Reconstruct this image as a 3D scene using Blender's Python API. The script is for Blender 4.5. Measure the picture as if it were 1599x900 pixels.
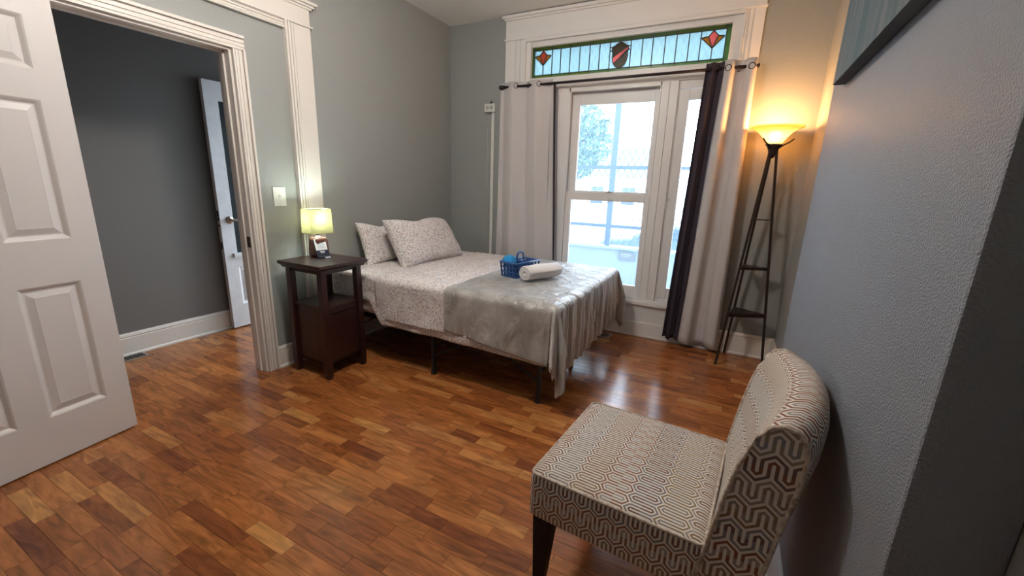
import bpy, bmesh, math, random
from mathutils import Vector, Matrix, noise
for o in list(bpy.data.objects): bpy.data.objects.remove(o)
S = bpy.context.scene
COL = S.collection
random.seed(7)
PI = math.pi

# ------------------------------------------------------------------ camera
YAW, PITCH, ROLL, F, CAMZ = -0.473965, 0.245576, 0.0323573, 655.608, 1.335
def cam_axes():
    cy, sy, cp, sp = math.cos(YAW), math.sin(YAW), math.cos(PITCH), math.sin(PITCH)
    f = Vector((sy*cp, cy*cp, -sp)); r = Vector((cy, -sy, 0)); u = r.cross(f)
    cr, sr = math.cos(ROLL), math.sin(ROLL)
    return cr*r+sr*u, -sr*r+cr*u, f
CR, CU, CF = cam_axes()
cd = bpy.data.cameras.new('camera'); cam = bpy.data.objects.new('camera', cd); COL.objects.link(cam)
cd.sensor_width = 36; cd.lens = F/1599*36; cd.clip_start = 0.02; cd.clip_end = 300
cam.matrix_world = Matrix(((CR.x, CU.x, -CF.x, 0), (CR.y, CU.y, -CF.y, 0), (CR.z, CU.z, -CF.z, CAMZ), (0, 0, 0, 1)))
S.camera = cam
def proj(p):
    d = Vector(p)-Vector((0, 0, CAMZ)); z = d.dot(CF)
    if z < .02: return None
    return 800+F*d.dot(CR)/z, 450-F*d.dot(CU)/z

# ------------------------------------------------------------------ light
W = bpy.data.worlds.new('World'); S.world = W; W.use_nodes = True
bg = W.node_tree.nodes['Background']; bg.inputs[0].default_value = (.80, .90, 1.0, 1); bg.inputs[1].default_value = 5.2
S.view_settings.view_transform = 'Standard'; S.view_settings.look = 'None'
S.view_settings.exposure = 1.5; S.view_settings.gamma = 1.0
S.view_settings.use_curve_mapping = False
def portal(loc, rot, sx, sy):
    l = bpy.data.lights.new('window_portal', 'AREA'); l.shape = 'RECTANGLE'; l.size = sx; l.size_y = sy
    l.cycles.is_portal = True
    o = bpy.data.objects.new('window_portal', l); o.location = loc; o.rotation_euler = rot; COL.objects.link(o)
portal((-1.0, 4.0, 1.45), (-PI/2, 0, 0), 1.8, 2.3)
portal((-3.35, 3.0, 1.05), (-PI/2, 0, 0), .9, 2.1)

# ------------------------------------------------------------------ materials
def mat(name, col, rough=.5, metal=0, spec=.5, bump=None, noise_col=None, **kw):
    m = bpy.data.materials.new(name); m.use_nodes = True; nt = m.node_tree; b = nt.nodes['Principled BSDF']
    b.inputs['Base Color'].default_value = (*col, 1); b.inputs['Roughness'].default_value = rough
    b.inputs['Metallic'].default_value = metal; b.inputs['Specular IOR Level'].default_value = spec
    for k, v in kw.items(): b.inputs[k].default_value = v
    tc = nt.nodes.new('ShaderNodeTexCoord')
    if noise_col:       # (scale, other colour, stretch)
        sc, c2, st = noise_col
        mp = nt.nodes.new('ShaderNodeMapping'); mp.inputs['Scale'].default_value = st
        n = nt.nodes.new('ShaderNodeTexNoise'); n.inputs['Scale'].default_value = sc; n.inputs['Detail'].default_value = 5
        r = nt.nodes.new('ShaderNodeValToRGB'); r.color_ramp.elements[0].position = .35; r.color_ramp.elements[1].position = .65
        r.color_ramp.elements[0].color = (*col, 1); r.color_ramp.elements[1].color = (*c2, 1)
        nt.links.new(tc.outputs['Object'], mp.inputs[0]); nt.links.new(mp.outputs[0], n.inputs['Vector'])
        nt.links.new(n.outputs['Fac'], r.inputs[0]); nt.links.new(r.outputs[0], b.inputs['Base Color'])
    if bump:
        sc, st, dist = bump
        n = nt.nodes.new('ShaderNodeTexNoise'); n.inputs['Scale'].default_value = sc; n.inputs['Detail'].default_value = 4
        bp = nt.nodes.new('ShaderNodeBump'); bp.inputs['Strength'].default_value = st; bp.inputs['Distance'].default_value = dist
        nt.links.new(tc.outputs['Object'], n.inputs['Vector']); nt.links.new(n.outputs['Fac'], bp.inputs['Height'])
        nt.links.new(bp.outputs[0], b.inputs['Normal'])
    return m
def glassy(name, col, transp, gloss_rough=.05, milky=(.8, .9, 1)):
    """thin pane: part clear, part scattering, with a fresnel reflection"""
    m = bpy.data.materials.new(name); m.use_nodes = True; nt = m.node_tree; nt.nodes.clear()
    out = nt.nodes.new('ShaderNodeOutputMaterial'); t = nt.nodes.new('ShaderNodeBsdfTransparent'); t.inputs[0].default_value = (*col, 1)
    tl = nt.nodes.new('ShaderNodeBsdfTranslucent'); tl.inputs[0].default_value = (*milky, 1)
    mx = nt.nodes.new('ShaderNodeMixShader'); mx.inputs[0].default_value = transp
    g = nt.nodes.new('ShaderNodeBsdfGlossy'); g.inputs['Roughness'].default_value = gloss_rough
    fr = nt.nodes.new('ShaderNodeFresnel'); fr.inputs[0].default_value = 1.45; m2 = nt.nodes.new('ShaderNodeMixShader')
    nt.links.new(tl.outputs[0], mx.inputs[1]); nt.links.new(t.outputs[0], mx.inputs[2])
    nt.links.new(fr.outputs[0], m2.inputs[0]); nt.links.new(mx.outputs[0], m2.inputs[1]); nt.links.new(g.outputs[0], m2.inputs[2])
    nt.links.new(m2.outputs[0], out.inputs[0]); return m
def emis(name, col, s):
    m = bpy.data.materials.new(name); m.use_nodes = True; b = m.node_tree.nodes['Principled BSDF']
    b.inputs['Base Color'].default_value = (*col, 1); b.inputs['Emission Color'].default_value = (*col, 1); b.inputs['Emission Strength'].default_value = s
    return m

M = {}
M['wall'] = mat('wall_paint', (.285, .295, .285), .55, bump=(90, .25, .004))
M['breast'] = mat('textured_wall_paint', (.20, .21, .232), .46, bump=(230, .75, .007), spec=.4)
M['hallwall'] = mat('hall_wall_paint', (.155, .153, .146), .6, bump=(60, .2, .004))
M['ceil'] = mat('ceiling_paint', (.74, .745, .735), .8, bump=(120, .2, .003))
M['trim'] = mat('trim_paint', (.68, .64, .59), .38, bump=(25, .12, .003))
M['wtrim'] = mat('window_trim_paint', (.72, .70, .68), .40, bump=(30, .15, .003))
M['door'] = mat('door_paint', (.66, .63, .61), .42, bump=(220, .12, .002))
M['halldoor'] = mat('hall_door_paint', (.72, .74, .76), .4, noise_col=(14, (.66, .68, .70), (1, 1, 1)))
M['darkwood'] = mat('espresso_wood', (.024, .0075, .006), .32, noise_col=(9, (.036, .011, .009), (1, 1, .2)))
M['blackmetal'] = mat('black_metal', (.012, .012, .013), .45, metal=.3)
M['bronze'] = mat('bronze_metal', (.045, .028, .020), .42, metal=.6)
M['rod'] = mat('rod_metal', (.030, .020, .025), .4, metal=.5)
M['nickel'] = mat('brushed_nickel', (.42, .38, .33), .3, metal=.9)
M['curtain'] = mat('grey_curtain_cloth', (.52, .49, .485), .85, bump=(350, .2, .002))
M['darkcurtain'] = mat('dark_curtain_cloth', (.040, .028, .040), .9, bump=(350, .2, .002))
M['plastic'] = mat('white_plastic', (.62, .62, .58), .4)
M['slot'] = mat('dark_slot', (.03, .03, .03), .6)
M['yellow'] = mat('yellow_tag', (.55, .50, .18), .6)
M['blue'] = mat('blue_plastic', (.020, .075, .24), .35, noise_col=(20, (.03, .10, .30), (1, 1, 1)))
M['brightblue'] = mat('bright_blue_mesh', (.01, .27, .62), .7, bump=(240, 1, .006))
M['towel'] = mat('white_towel', (.82, .79, .78), .95, bump=(260, .8, .006))
M['lampbase'] = mat('lamp_wood', (.13, .045, .028), .4, noise_col=(12, (.09, .03, .02), (1, 1, .3)))
M['canvas_side'] = mat('canvas_edge', (.045, .055, .058), .7, noise_col=(14, (.085, .10, .10), (.25, .25, 3)))
M['canvas'] = mat('canvas_paint', (.022, .058, .064), .65, noise_col=(7, (.095, .10, .10), (1, 3, .35)))
M['ground'] = mat('street', (.33, .33, .34), .9, noise_col=(.6, (.42, .42, .42), (1, 1, 1)))
M['porch'] = mat('porch_paint', (.34, .39, .47), .7)
M['sign'] = mat('tan_sign', (.20, .185, .16), .6)
M['steel'] = mat('screen_steel', (.10, .13, .17), .6)
M['leaf'] = mat('leaf', (.07, .12, .06), .8)
M['bark'] = mat('bark', (.06, .045, .035), .9, bump=(20, 1, .02))
M['carpaint'] = mat('car_paint', (.04, .06, .10), .25)
M['carpaint2'] = mat('truck_paint', (.55, .57, .6), .25)
M['tyre'] = mat('tyre', (.01, .01, .01), .8)
M['glassdark'] = mat('dark_glass', (.02, .03, .04), .08)
M['bldg'] = mat('house_siding', (.42, .40, .38), .8)
M['roof'] = mat('roof_shingle', (.10, .09, .09), .9)
M['paper'] = mat('card_white', (.72, .74, .74), .5)
M['navy'] = mat('card_navy', (.010, .014, .035), .4)
M['grey'] = mat('card_grey', (.40, .42, .43), .6)
M['vent'] = mat('vent_metal', (.10, .075, .055), .45, metal=.4)
M['ventlight'] = mat('vent_metal_light', (.33, .27, .22), .45, metal=.2)
M['lead'] = mat('lead_came', (.012, .014, .012), .5)
M['pane'] = glassy('window_pane', (.94, .97, 1.0), .93, milky=(.45, .72, .98))
M['pale_glass'] = glassy('pale_blue_glass', (.50, .62, .65), .25, .2, (.27, .36, .38))
M['green_glass'] = glassy('green_glass', (.13, .20, .10), .35, .2, (.10, .14, .06))
M['olive_glass'] = glassy('olive_glass', (.14, .18, .06), .35, .2, (.13, .15, .045))
M['brown_glass'] = glassy('brown_glass', (.09, .065, .02), .35, .2, (.07, .055, .02))
M['pink_glass'] = glassy('pink_glass', (.50, .19, .18), .3, .2, (.34, .13, .12))
M['red_glass'] = glassy('red_glass', (.38, .13, .09), .3, .2, (.24, .08, .06))
M['amber_glass'] = glassy('amber_glass', (.34, .19, .05), .3, .2, (.24, .13, .04))
M['door_glass'] = glassy('door_glass', (.5, .6, .65), .35, .1, (.3, .4, .45))
M['shade_glass'] = glassy('torchiere_glass', (1, .9, .7), .12, .15, (.95, .72, .40))
M['shade_cloth'] = glassy('lamp_shade_cloth', (1, 1, .8), .004, .5, (.105, .092, .042))
M['bulb'] = emis('bulb_glow', (1, .80, .50), 25)
M['bulb2'] = emis('small_bulb_glow', (.85, 1, .90), 12)

def floor_mat():
    m = bpy.data.materials.new('laminate'); m.use_nodes = True; nt = m.node_tree; b = nt.nodes['Principled BSDF']; L = nt.links.new
    at = nt.nodes.new('ShaderNodeAttribute'); at.attribute_name = 'tint'
    geo = nt.nodes.new('ShaderNodeNewGeometry')
    off = nt.nodes.new('ShaderNodeVectorMath'); off.operation = 'MULTIPLY_ADD'; off.inputs[1].default_value = (37, 91, 13)
    L(at.outputs['Fac'], off.inputs[0]); L(geo.outputs['Position'], off.inputs[2])
    mp = nt.nodes.new('ShaderNodeMapping'); mp.inputs['Scale'].default_value = (2.2, 13, 1); L(off.outputs[0], mp.inputs[0])
    n = nt.nodes.new('ShaderNodeTexNoise'); n.inputs['Scale'].default_value = 1.6; n.inputs['Detail'].default_value = 7; n.inputs['Distortion'].default_value = 2.2
    L(mp.outputs[0], n.inputs['Vector'])
    r = nt.nodes.new('ShaderNodeValToRGB'); e = r.color_ramp.elements
    e[0].position = 0; e[0].color = (.21, .060, .020, 1); e[1].position = 1; e[1].color = (.52, .235, .070, 1)
    x = e.new(.35); x.color = (.29, .092, .024, 1); x = e.new(.7); x.color = (.41, .145, .038, 1)
    L(at.outputs['Fac'], r.inputs[0])
    g = nt.nodes.new('ShaderNodeMapRange'); g.inputs[1].default_value = .3; g.inputs[2].default_value = .7; g.inputs[3].default_value = .52; g.inputs[4].default_value = 1.18
    L(n.outputs['Fac'], g.inputs[0])
    mx = nt.nodes.new('ShaderNodeVectorMath'); mx.operation = 'SCALE'; L(r.outputs[0], mx.inputs[0]); L(g.outputs[0], mx.inputs['Scale'])
    L(mx.outputs[0], b.inputs['Base Color'])
    b.inputs['Roughness'].default_value = .21; b.inputs['Specular IOR Level'].default_value = .6
    n2 = nt.nodes.new('ShaderNodeTexNoise'); n2.inputs['Scale'].default_value = 30; bp = nt.nodes.new('ShaderNodeBump'); bp.inputs['Strength'].default_value = .05; bp.inputs['Distance'].default_value = .003
    L(geo.outputs['Position'], n2.inputs['Vector']); L(n2.outputs['Fac'], bp.inputs['Height']); L(bp.outputs[0], b.inputs['Normal'])
    return m
M['floor'] = floor_mat()
M['joint'] = mat('floor_joint', (.20, .075, .028), .7)

def floral_mat():
    m = bpy.data.materials.new('floral_cotton'); m.use_nodes = True; nt = m.node_tree; b = nt.nodes['Principled BSDF']; L = nt.links.new
    tc = nt.nodes.new('ShaderNodeTexCoord')
    base = (.74, .71, .71, 1); prev = None
    for sc, th, seed in ((58, .25, 0), (88, .27, 5), (140, .27, 11)):
        v = nt.nodes.new('ShaderNodeTexVoronoi'); v.inputs['Scale'].default_value = sc
        mp = nt.nodes.new('ShaderNodeMapping'); mp.inputs['Location'].default_value = (seed, seed*.7, seed*.3)
        n = nt.nodes.new('ShaderNodeTexNoise'); n.inputs['Scale'].default_value = sc*1.5
        ad = nt.nodes.new('ShaderNodeVectorMath'); ad.operation = 'MULTIPLY_ADD'; ad.inputs[1].default_value = (.012,)*3
        L(tc.outputs['Object'], n.inputs['Vector']); L(n.outputs['Color'], ad.inputs[0]); L(tc.outputs['Object'], ad.inputs[2]); L(ad.outputs[0], mp.inputs[0]); L(mp.outputs[0], v.inputs['Vector'])
        r = nt.nodes.new('ShaderNodeValToRGB'); r.color_ramp.interpolation = 'CONSTANT'; e = r.color_ramp.elements
        e[0].color = (.34, .15, .12, 1); e[1].position = .25; e[1].color = (.16, .20, .27, 1)
        for p, c in ((.45, (.30, .24, .13, 1)), (.62, (.22, .17, .20, 1)), (.8, (.42, .25, .16, 1))): x = e.new(p); x.color = c
        sp = nt.nodes.new('ShaderNodeSeparateColor'); L(v.outputs['Color'], sp.inputs[0]); L(sp.outputs[0], r.inputs[0])
        lt = nt.nodes.new('ShaderNodeMapRange'); lt.inputs[1].default_value = th; lt.inputs[2].default_value = th+.16; lt.inputs[3].default_value = .72; lt.inputs[4].default_value = 0
        L(v.outputs['Distance'], lt.inputs[0])
        big = nt.nodes.new('ShaderNodeTexNoise'); big.inputs['Scale'].default_value = 9; L(mp.outputs[0], big.inputs['Vector'])
        bm_ = nt.nodes.new('ShaderNodeMapRange'); bm_.inputs[1].default_value = .30; bm_.inputs[2].default_value = .50; L(big.outputs['Fac'], bm_.inputs[0])
        mu = nt.nodes.new('ShaderNodeMath'); mu.operation = 'MULTIPLY'; L(lt.outputs[0], mu.inputs[0]); L(bm_.outputs[0], mu.inputs[1])
        mx = nt.nodes.new('ShaderNodeMix'); mx.data_type = 'RGBA'; L(mu.outputs[0], mx.inputs[0])
        if prev: L(prev, mx.inputs[6])
        else: mx.inputs[6].default_value = base
        L(r.outputs[0], mx.inputs[7]); prev = mx.outputs[2]
    L(prev, b.inputs['Base Color']); b.inputs['Roughness'].default_value = .8
    n = nt.nodes.new('ShaderNodeTexNoise'); n.inputs['Scale'].default_value = 16; n.inputs['Detail'].default_value = 4; bp = nt.nodes.new('ShaderNodeBump'); bp.inputs['Strength'].default_value = .35; bp.inputs['Distance'].default_value = .02
    L(tc.outputs['Object'], n.inputs['Vector']); L(n.outputs['Fac'], bp.inputs['Height']); L(bp.outputs[0], b.inputs['Normal'])
    return m
M['floral'] = floral_mat()

def velvet_mat():
    m = mat('grey_velvet', (.27, .255, .235), .34, noise_col=(9, (.42, .40, .375), (1, 1, .35)), spec=.55)
    b = m.node_tree.nodes['Principled BSDF']; b.inputs['Sheen Weight'].default_value = .5; b.inputs['Sheen Roughness'].default_value = .4
    nt = m.node_tree; tc = nt.nodes.new('ShaderNodeTexCoord'); n = nt.nodes.new('ShaderNodeTexNoise'); n.inputs['Scale'].default_value = 11; n.inputs['Detail'].default_value = 6; n.inputs['Distortion'].default_value = .6
    mp = nt.nodes.new('ShaderNodeMapping'); mp.inputs['Scale'].default_value = (1, 1, .4); bp = nt.nodes.new('ShaderNodeBump'); bp.inputs['Strength'].default_value = .8; bp.inputs['Distance'].default_value = .035
    nt.links.new(tc.outputs['Object'], mp.inputs[0]); nt.links.new(mp.outputs[0], n.inputs['Vector']); nt.links.new(n.outputs['Fac'], bp.inputs['Height']); nt.links.new(bp.outputs[0], b.inputs['Normal'])
    return m
M['velvet'] = velvet_mat()

def maze_mat(name, P, H, gain=1.0):
    """interlocking hexagonal meander: u runs across the fingers, v along them (UV in metres)"""
    m = bpy.data.materials.new(name); m.use_nodes = True; nt = m.node_tree; b = nt.nodes['Principled BSDF']; L = nt.links.new
    def mth(op, a, c=None, d=None):
        n = nt.nodes.new('ShaderNodeMath'); n.operation = op
        for i, x in enumerate((a, c, d)):
            if x is None: continue
            if isinstance(x, (int, float)): n.inputs[i].default_value = x
            else: L(x, n.inputs[i])
        return n.outputs[0]
    uv = nt.nodes.new('ShaderNodeUVMap'); uv.uv_map = 'UVMap'; sp = nt.nodes.new('ShaderNodeSeparateXYZ'); L(uv.outputs[0], sp.inputs[0])
    s = .75; c = 1.05
    u = mth('MULTIPLY', sp.outputs[0], 4/P)              # line spacing = 1, period = 4
    v = mth('MULTIPLY', sp.outputs[1], 4/P)
    pitch = H*4/P; h = (pitch-4*c+2*s)/2
    a = mth('ABSOLUTE', mth('SUBTRACT', mth('MULTIPLY', mth('FRACT', mth('ADD', mth('MULTIPLY', u, .25), .5)), 4), 2))   # 0 at peaks, 2 between
    q = mth('ADD', mth('DIVIDE', mth('ADD', v, mth('MULTIPLY', a, s)), pitch), .5)
    # boundary is the chevron v + s a = const, shift so that it sits at h + 2c
    sh = (h+2*c)/pitch
    q = mth('SUBTRACT', mth('DIVIDE', mth('ADD', v, mth('MULTIPLY', a, s)), pitch), sh-1)
    row = mth('FLOOR', q)
    vl = mth('SUBTRACT', v, mth('MULTIPLY', row, pitch))
    top = mth('GREATER_THAN', vl, 0)
    ab = mth('SUBTRACT', 2, a)
    aa = mth('ADD', mth('MULTIPLY', top, a), mth('MULTIPLY', mth('SUBTRACT', 1, top), ab))
    r2 = mth('DIVIDE', mth('ADD', mth('SUBTRACT', mth('ABSOLUTE', vl), h), mth('MULTIPLY', aa, s)), c)
    r = mth('MAXIMUM', aa, r2)
    line = mth('ABSOLUTE', mth('SUBTRACT', mth('FRACT', r), .5))
    mr = nt.nodes.new('ShaderNodeMapRange'); mr.inputs[1].default_value = .22; mr.inputs[2].default_value = .29; mr.inputs[3].default_value = 1; mr.inputs[4].default_value = 0; L(line, mr.inputs[0])
    rn = mth('FRACT', mth('MULTIPLY', mth('ADD', row, mth('MULTIPLY', mth('GREATER_THAN', r, 1), .5)), .29))
    cr = nt.nodes.new('ShaderNodeValToRGB'); e = cr.color_ramp.elements
    cols = [(.27, .24, .22), (.19, .065, .025), (.12, .075, .065), (.20, .19, .20), (.23, .18, .10), (.18, .08, .035)]
    e[0].color = (*cols[0], 1); e[1].position = 1; e[1].color = (*cols[0], 1)
    for i in range(1, 6): x = e.new(i/6); x.color = (*cols[i], 1)
    L(rn, cr.inputs[0])
    n = nt.nodes.new('ShaderNodeTexNoise'); n.inputs['Scale'].default_value = 5; L(uv.outputs[0], n.inputs['Vector'])
    lr = nt.nodes.new('ShaderNodeValToRGB'); lr.color_ramp.elements[0].position = .35; lr.color_ramp.elements[1].position = .65
    lr.color_ramp.elements[0].color = (.58, .51, .42, 1); lr.color_ramp.elements[1].color = (.62, .58, .53, 1); L(n.outputs['Fac'], lr.inputs[0])
    mx = nt.nodes.new('ShaderNodeMix'); mx.data_type = 'RGBA'; L(mr.outputs[0], mx.inputs[0]); L(lr.outputs[0], mx.inputs[6]); L(cr.outputs[0], mx.inputs[7])
    L(mx.outputs[2], b.inputs['Base Color']); b.inputs['Roughness'].default_value = .85
    bp = nt.nodes.new('ShaderNodeBump'); bp.inputs['Strength'].default_value = .25; bp.inputs['Distance'].default_value = .0015; L(mr.outputs[0], bp.inputs['Height']); L(bp.outputs[0], b.inputs['Normal'])
    return m
M['maze'] = maze_mat('maze_upholstery', .046, .083)
M['maze_side'] = maze_mat('maze_upholstery_side', .053, .068)
M['maze_panel'] = maze_mat('maze_upholstery_panel', .062, .066)
M['piping'] = mat('piping_cloth', (.30, .22, .16), .8, noise_col=(70, (.55, .48, .40), (1, 1, 1)))
M['legwood'] = mat('black_leg_wood', (.006, .005, .005), .6, spec=.2)

# ------------------------------------------------------------------ mesh helpers
class MB:
    def __init__(s): s.bm = bmesh.new(); s.uv = s.bm.loops.layers.uv.new('UVMap')
    def face(s, pts, uvs=None):
        f = s.bm.faces.new([s.bm.verts.new(p) for p in pts])
        if uvs:
            for l, q in zip(f.loops, uvs): l[s.uv].uv = q
        return f
    def box(s, x0, x1, y0, y1, z0, z1, bev=0):
        vs = [s.bm.verts.new((x, y, z)) for x in (x0, x1) for y in (y0, y1) for z in (z0, z1)]
        fs = [s.bm.faces.new([vs[i] for i in q]) for q in ((0, 1, 3, 2), (4, 6, 7, 5), (0, 4, 5, 1), (2, 3, 7, 6), (0, 2, 6, 4), (1, 5, 7, 3))]
        if bev > 0:
            es = list({e for f in fs for e in f.edges}); bmesh.ops.bevel(s.bm, geom=es, offset=bev, segments=2, affect='EDGES', profile=.6)
        return s
    def taper(s, c0, a0, b0, c1, a1, b1):
        """square tube from centre c0 (half sizes a0,b0) to c1"""
        vs = []
        for c, a, b in ((c0, a0, b0), (c1, a1, b1)):
            vs += [s.bm.verts.new((c[0]+i*a, c[1]+j*b, c[2])) for i, j in ((-1, -1), (1, -1), (1, 1), (-1, 1))]
        for q in ((3, 2, 1, 0), (4, 5, 6, 7), (0, 1, 5, 4), (1, 2, 6, 5), (2, 3, 7, 6), (3, 0, 4, 7)): s.bm.faces.new([vs[i] for i in q])
        return s
    def tube(s, pts, r, n=10, cap=True, closed=False):
        pts = [Vector(p) for p in pts]; rings = []; N = len(pts)
        for i, p in enumerate(pts):
            if closed: d = pts[(i+1) % N]-pts[i-1]
            else: d = pts[min(i+1, N-1)]-pts[max(i-1, 0)]
            d.normalize(); up = Vector((0, 0, 1)) if abs(d.z) < .9 else Vector((1, 0, 0))
            a = d.cross(up).normalized(); b = a.cross(d); rr = r[i] if isinstance(r, (list, tuple)) else r
            rings.append([s.bm.verts.new(p+rr*(math.cos(2*PI*k/n)*a+math.sin(2*PI*k/n)*b)) for k in range(n)])
        for i in range(N if closed else N-1):
            A, B = rings[i], rings[(i+1) % N]
            for k in range(n): s.bm.faces.new((A[k], A[(k+1) % n], B[(k+1) % n], B[k]))
        if cap and not closed: s.bm.faces.new(rings[0]); s.bm.faces.new(rings[-1][::-1])
        return s
    def lathe(s, prof, c=(0, 0), n=32):
        rings = [[s.bm.verts.new((c[0]+r*math.cos(2*PI*k/n), c[1]+r*math.sin(2*PI*k/n), z)) for k in range(n)] for r, z in prof]
        for A, B in zip(rings, rings[1:]):
            for k in range(n): s.bm.faces.new((A[k], A[(k+1) % n], B[(k+1) % n], B[k]))
        return s
    def prism(s, poly, ax, a, b):
        """polygon (2D) extruded along axis ax from a to b; poly coords are the other two axes in order"""
        def P(q, t):
            l = [0, 0, 0]; o = [i for i in range(3) if i != ax]; l[o[0]] = q[0]; l[o[1]] = q[1]; l[ax] = t; return l
        A = [s.bm.verts.new(P(q, a)) for q in poly]; B = [s.bm.verts.new(P(q, b)) for q in poly]
        s.bm.faces.new(A[::-1]); s.bm.faces.new(B); n = len(poly)
        for i in range(n): s.bm.faces.new((A[i], A[(i+1) % n], B[(i+1) % n], B[i]))
        return s
    def grid(s, fn, nu, nv, uvf=None):
        V = [[s.bm.verts.new(fn(i/nu, j/nv)) for j in range(nv+1)] for i in range(nu+1)]
        for i in range(nu):
            for j in range(nv):
                f = s.bm.faces.new((V[i][j], V[i+1][j], V[i+1][j+1], V[i][j+1]))
                if uvf:
                    for l, (a, b) in zip(f.loops, ((i, j), (i+1, j), (i+1, j+1), (i, j+1))): l[s.uv].uv = uvf(a/nu, b/nv)
        return s
    def rbox(s, sx, sy, sz, r, n=14, c=(0, 0, 0), warp=None):
        """rounded box with per-face metre UVs"""
        hx, hy, hz = sx/2, sy/2, sz/2; c = Vector(c); H = (hx, hy, hz)
        for ax in range(3):
            o = [i for i in range(3) if i != ax]
            for sg in (-1, 1):
                def fn(a, b):
                    p = [0, 0, 0]; p[ax] = sg*H[ax]; p[o[0]] = (2*a-1)*H[o[0]]; p[o[1]] = (2*b-1)*H[o[1]]
                    p = Vector(p); q = Vector([max(-H[i]+r, min(H[i]-r, p[i])) for i in range(3)]); d = p-q
                    if d.length > 1e-9: p = q+d.normalized()*r
                    if warp: p = warp(p)
                    return p+c
                def uvf(a, b):
                    x = (2*a-1)*H[o[0]]; y = (2*b-1)*H[o[1]]
                    return (y, x) if ax == 2 else (x, y)
                s.grid(fn, n, n, uvf)
        bmesh.ops.remove_doubles(s.bm, verts=s.bm.verts, dist=1e-5)
        return s
    def xf(s, m): bmesh.ops.transform(s.bm, matrix=m, verts=s.bm.verts); return s
    def build(s, name, m, parent=None, smooth=False, sub=0, solid=0, bev=0, loc=None):
        bmesh.ops.recalc_face_normals(s.bm, faces=s.bm.faces)
        me = bpy.data.meshes.new(name); s.bm.to_mesh(me); s.bm.free()
        if isinstance(m, str): m = M[m]
        me.materials.append(m)
        if smooth:
            for p in me.polygons: p.use_smooth = True
        o = bpy.data.objects.new(name, me); COL.objects.link(o)
        if parent: o.parent = parent
        if loc: o.location = loc
        if solid: q = o.modifiers.new('solid', 'SOLIDIFY'); q.thickness = solid; q.offset = 0
        if bev: q = o.modifiers.new('bevel', 'BEVEL'); q.width = bev; q.segments = 2; q.limit_method = 'ANGLE'; q.harden_normals = False
        if sub: q = o.modifiers.new('sub', 'SUBSURF'); q.levels = sub; q.render_levels = sub
        return o
def tag(o, label=None, cat=None, group=None, kind=None):
    if label: o['label'] = label
    if cat: o['category'] = cat
    if group: o['group'] = group
    if kind: o['kind'] = kind
    return o
def thing(name, label, cat, loc=(0, 0, 0), rz=0, group=None, kind=None):
    o = bpy.data.objects.new(name, None); COL.objects.link(o); o.location = loc; o.rotation_euler = (0, 0, rz); o.empty_display_size = .1
    return tag(o, label, cat, group, kind)
def rotm(ang, ax): return Matrix.Rotation(ang, 4, ax)

XL, YW, ZC, XR, YN = -2.73, 3.813, 2.812, .43, -1.3
XA = .30     # chimney breast face
HX = -3.846  # hall far wall
WT = .11

# ------------------------------------------------------------------ structure
b = MB()   # back wall with window opening x -1.88..-.13 z .30..2.58
b.box(XL, -1.88, YW, YW+.16, 0, ZC); b.box(-.13, XR+.1, YW, YW+.16, 0, ZC); b.box(-1.88, -.13, YW, YW+.16, 0, .30); b.box(-1.88, -.13, YW, YW+.16, 2.58, ZC)
tag(b.build('wall_back', 'wall'), 'grey painted wall holding the big window', 'wall', kind='structure')
b = MB()
b.box(XL-WT, XL, 1.63, YW+.16, 0, ZC); b.box(XL-WT, XL, YN, .87, 0, ZC); b.box(XL-WT, XL, .87, 1.63, 2.045, ZC)
tag(b.build('wall_left', 'wall'), 'grey wall behind the bed head with the doorway', 'wall', kind='structure')
b = MB(); b.box(XR, XR+.1, YN, YW, 0, ZC)
tag(b.build('wall_right', 'wall'), 'grey recessed wall beside the floor lamp', 'wall', kind='structure')
b = MB(); b.box(XA, XR-.001, .785, 2.33, 0, ZC, bev=.006)
tag(b.build('wall_chimney', 'breast'), 'textured blue grey chimney wall at right', 'wall', kind='structure')
b = MB(); b.box(XL-WT, XR+.1, YN-.1, YN, 0, ZC)
tag(b.build('wall_near', 'wall'), 'grey wall behind the viewpoint', 'wall', kind='structure')
b = MB(); b.box(HX-.1, XR+.1, YN-.1, YW+.16, ZC, ZC+.1)
tag(b.build('ceiling', 'ceil'), 'flat off white ceiling', 'ceiling', kind='structure')
b = MB(); b.box(HX-.1, HX, YN-.1, 3.0, 0, ZC)
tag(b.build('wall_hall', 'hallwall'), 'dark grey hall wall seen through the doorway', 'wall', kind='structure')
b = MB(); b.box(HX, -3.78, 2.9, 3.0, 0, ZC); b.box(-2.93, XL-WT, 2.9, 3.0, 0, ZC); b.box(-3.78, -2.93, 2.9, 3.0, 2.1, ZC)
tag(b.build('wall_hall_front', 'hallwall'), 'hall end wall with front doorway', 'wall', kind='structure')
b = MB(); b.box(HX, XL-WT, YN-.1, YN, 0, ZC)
tag(b.build('wall_hall_near', 'hallwall'), 'near end of the hall', 'wall', kind='structure')

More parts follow.
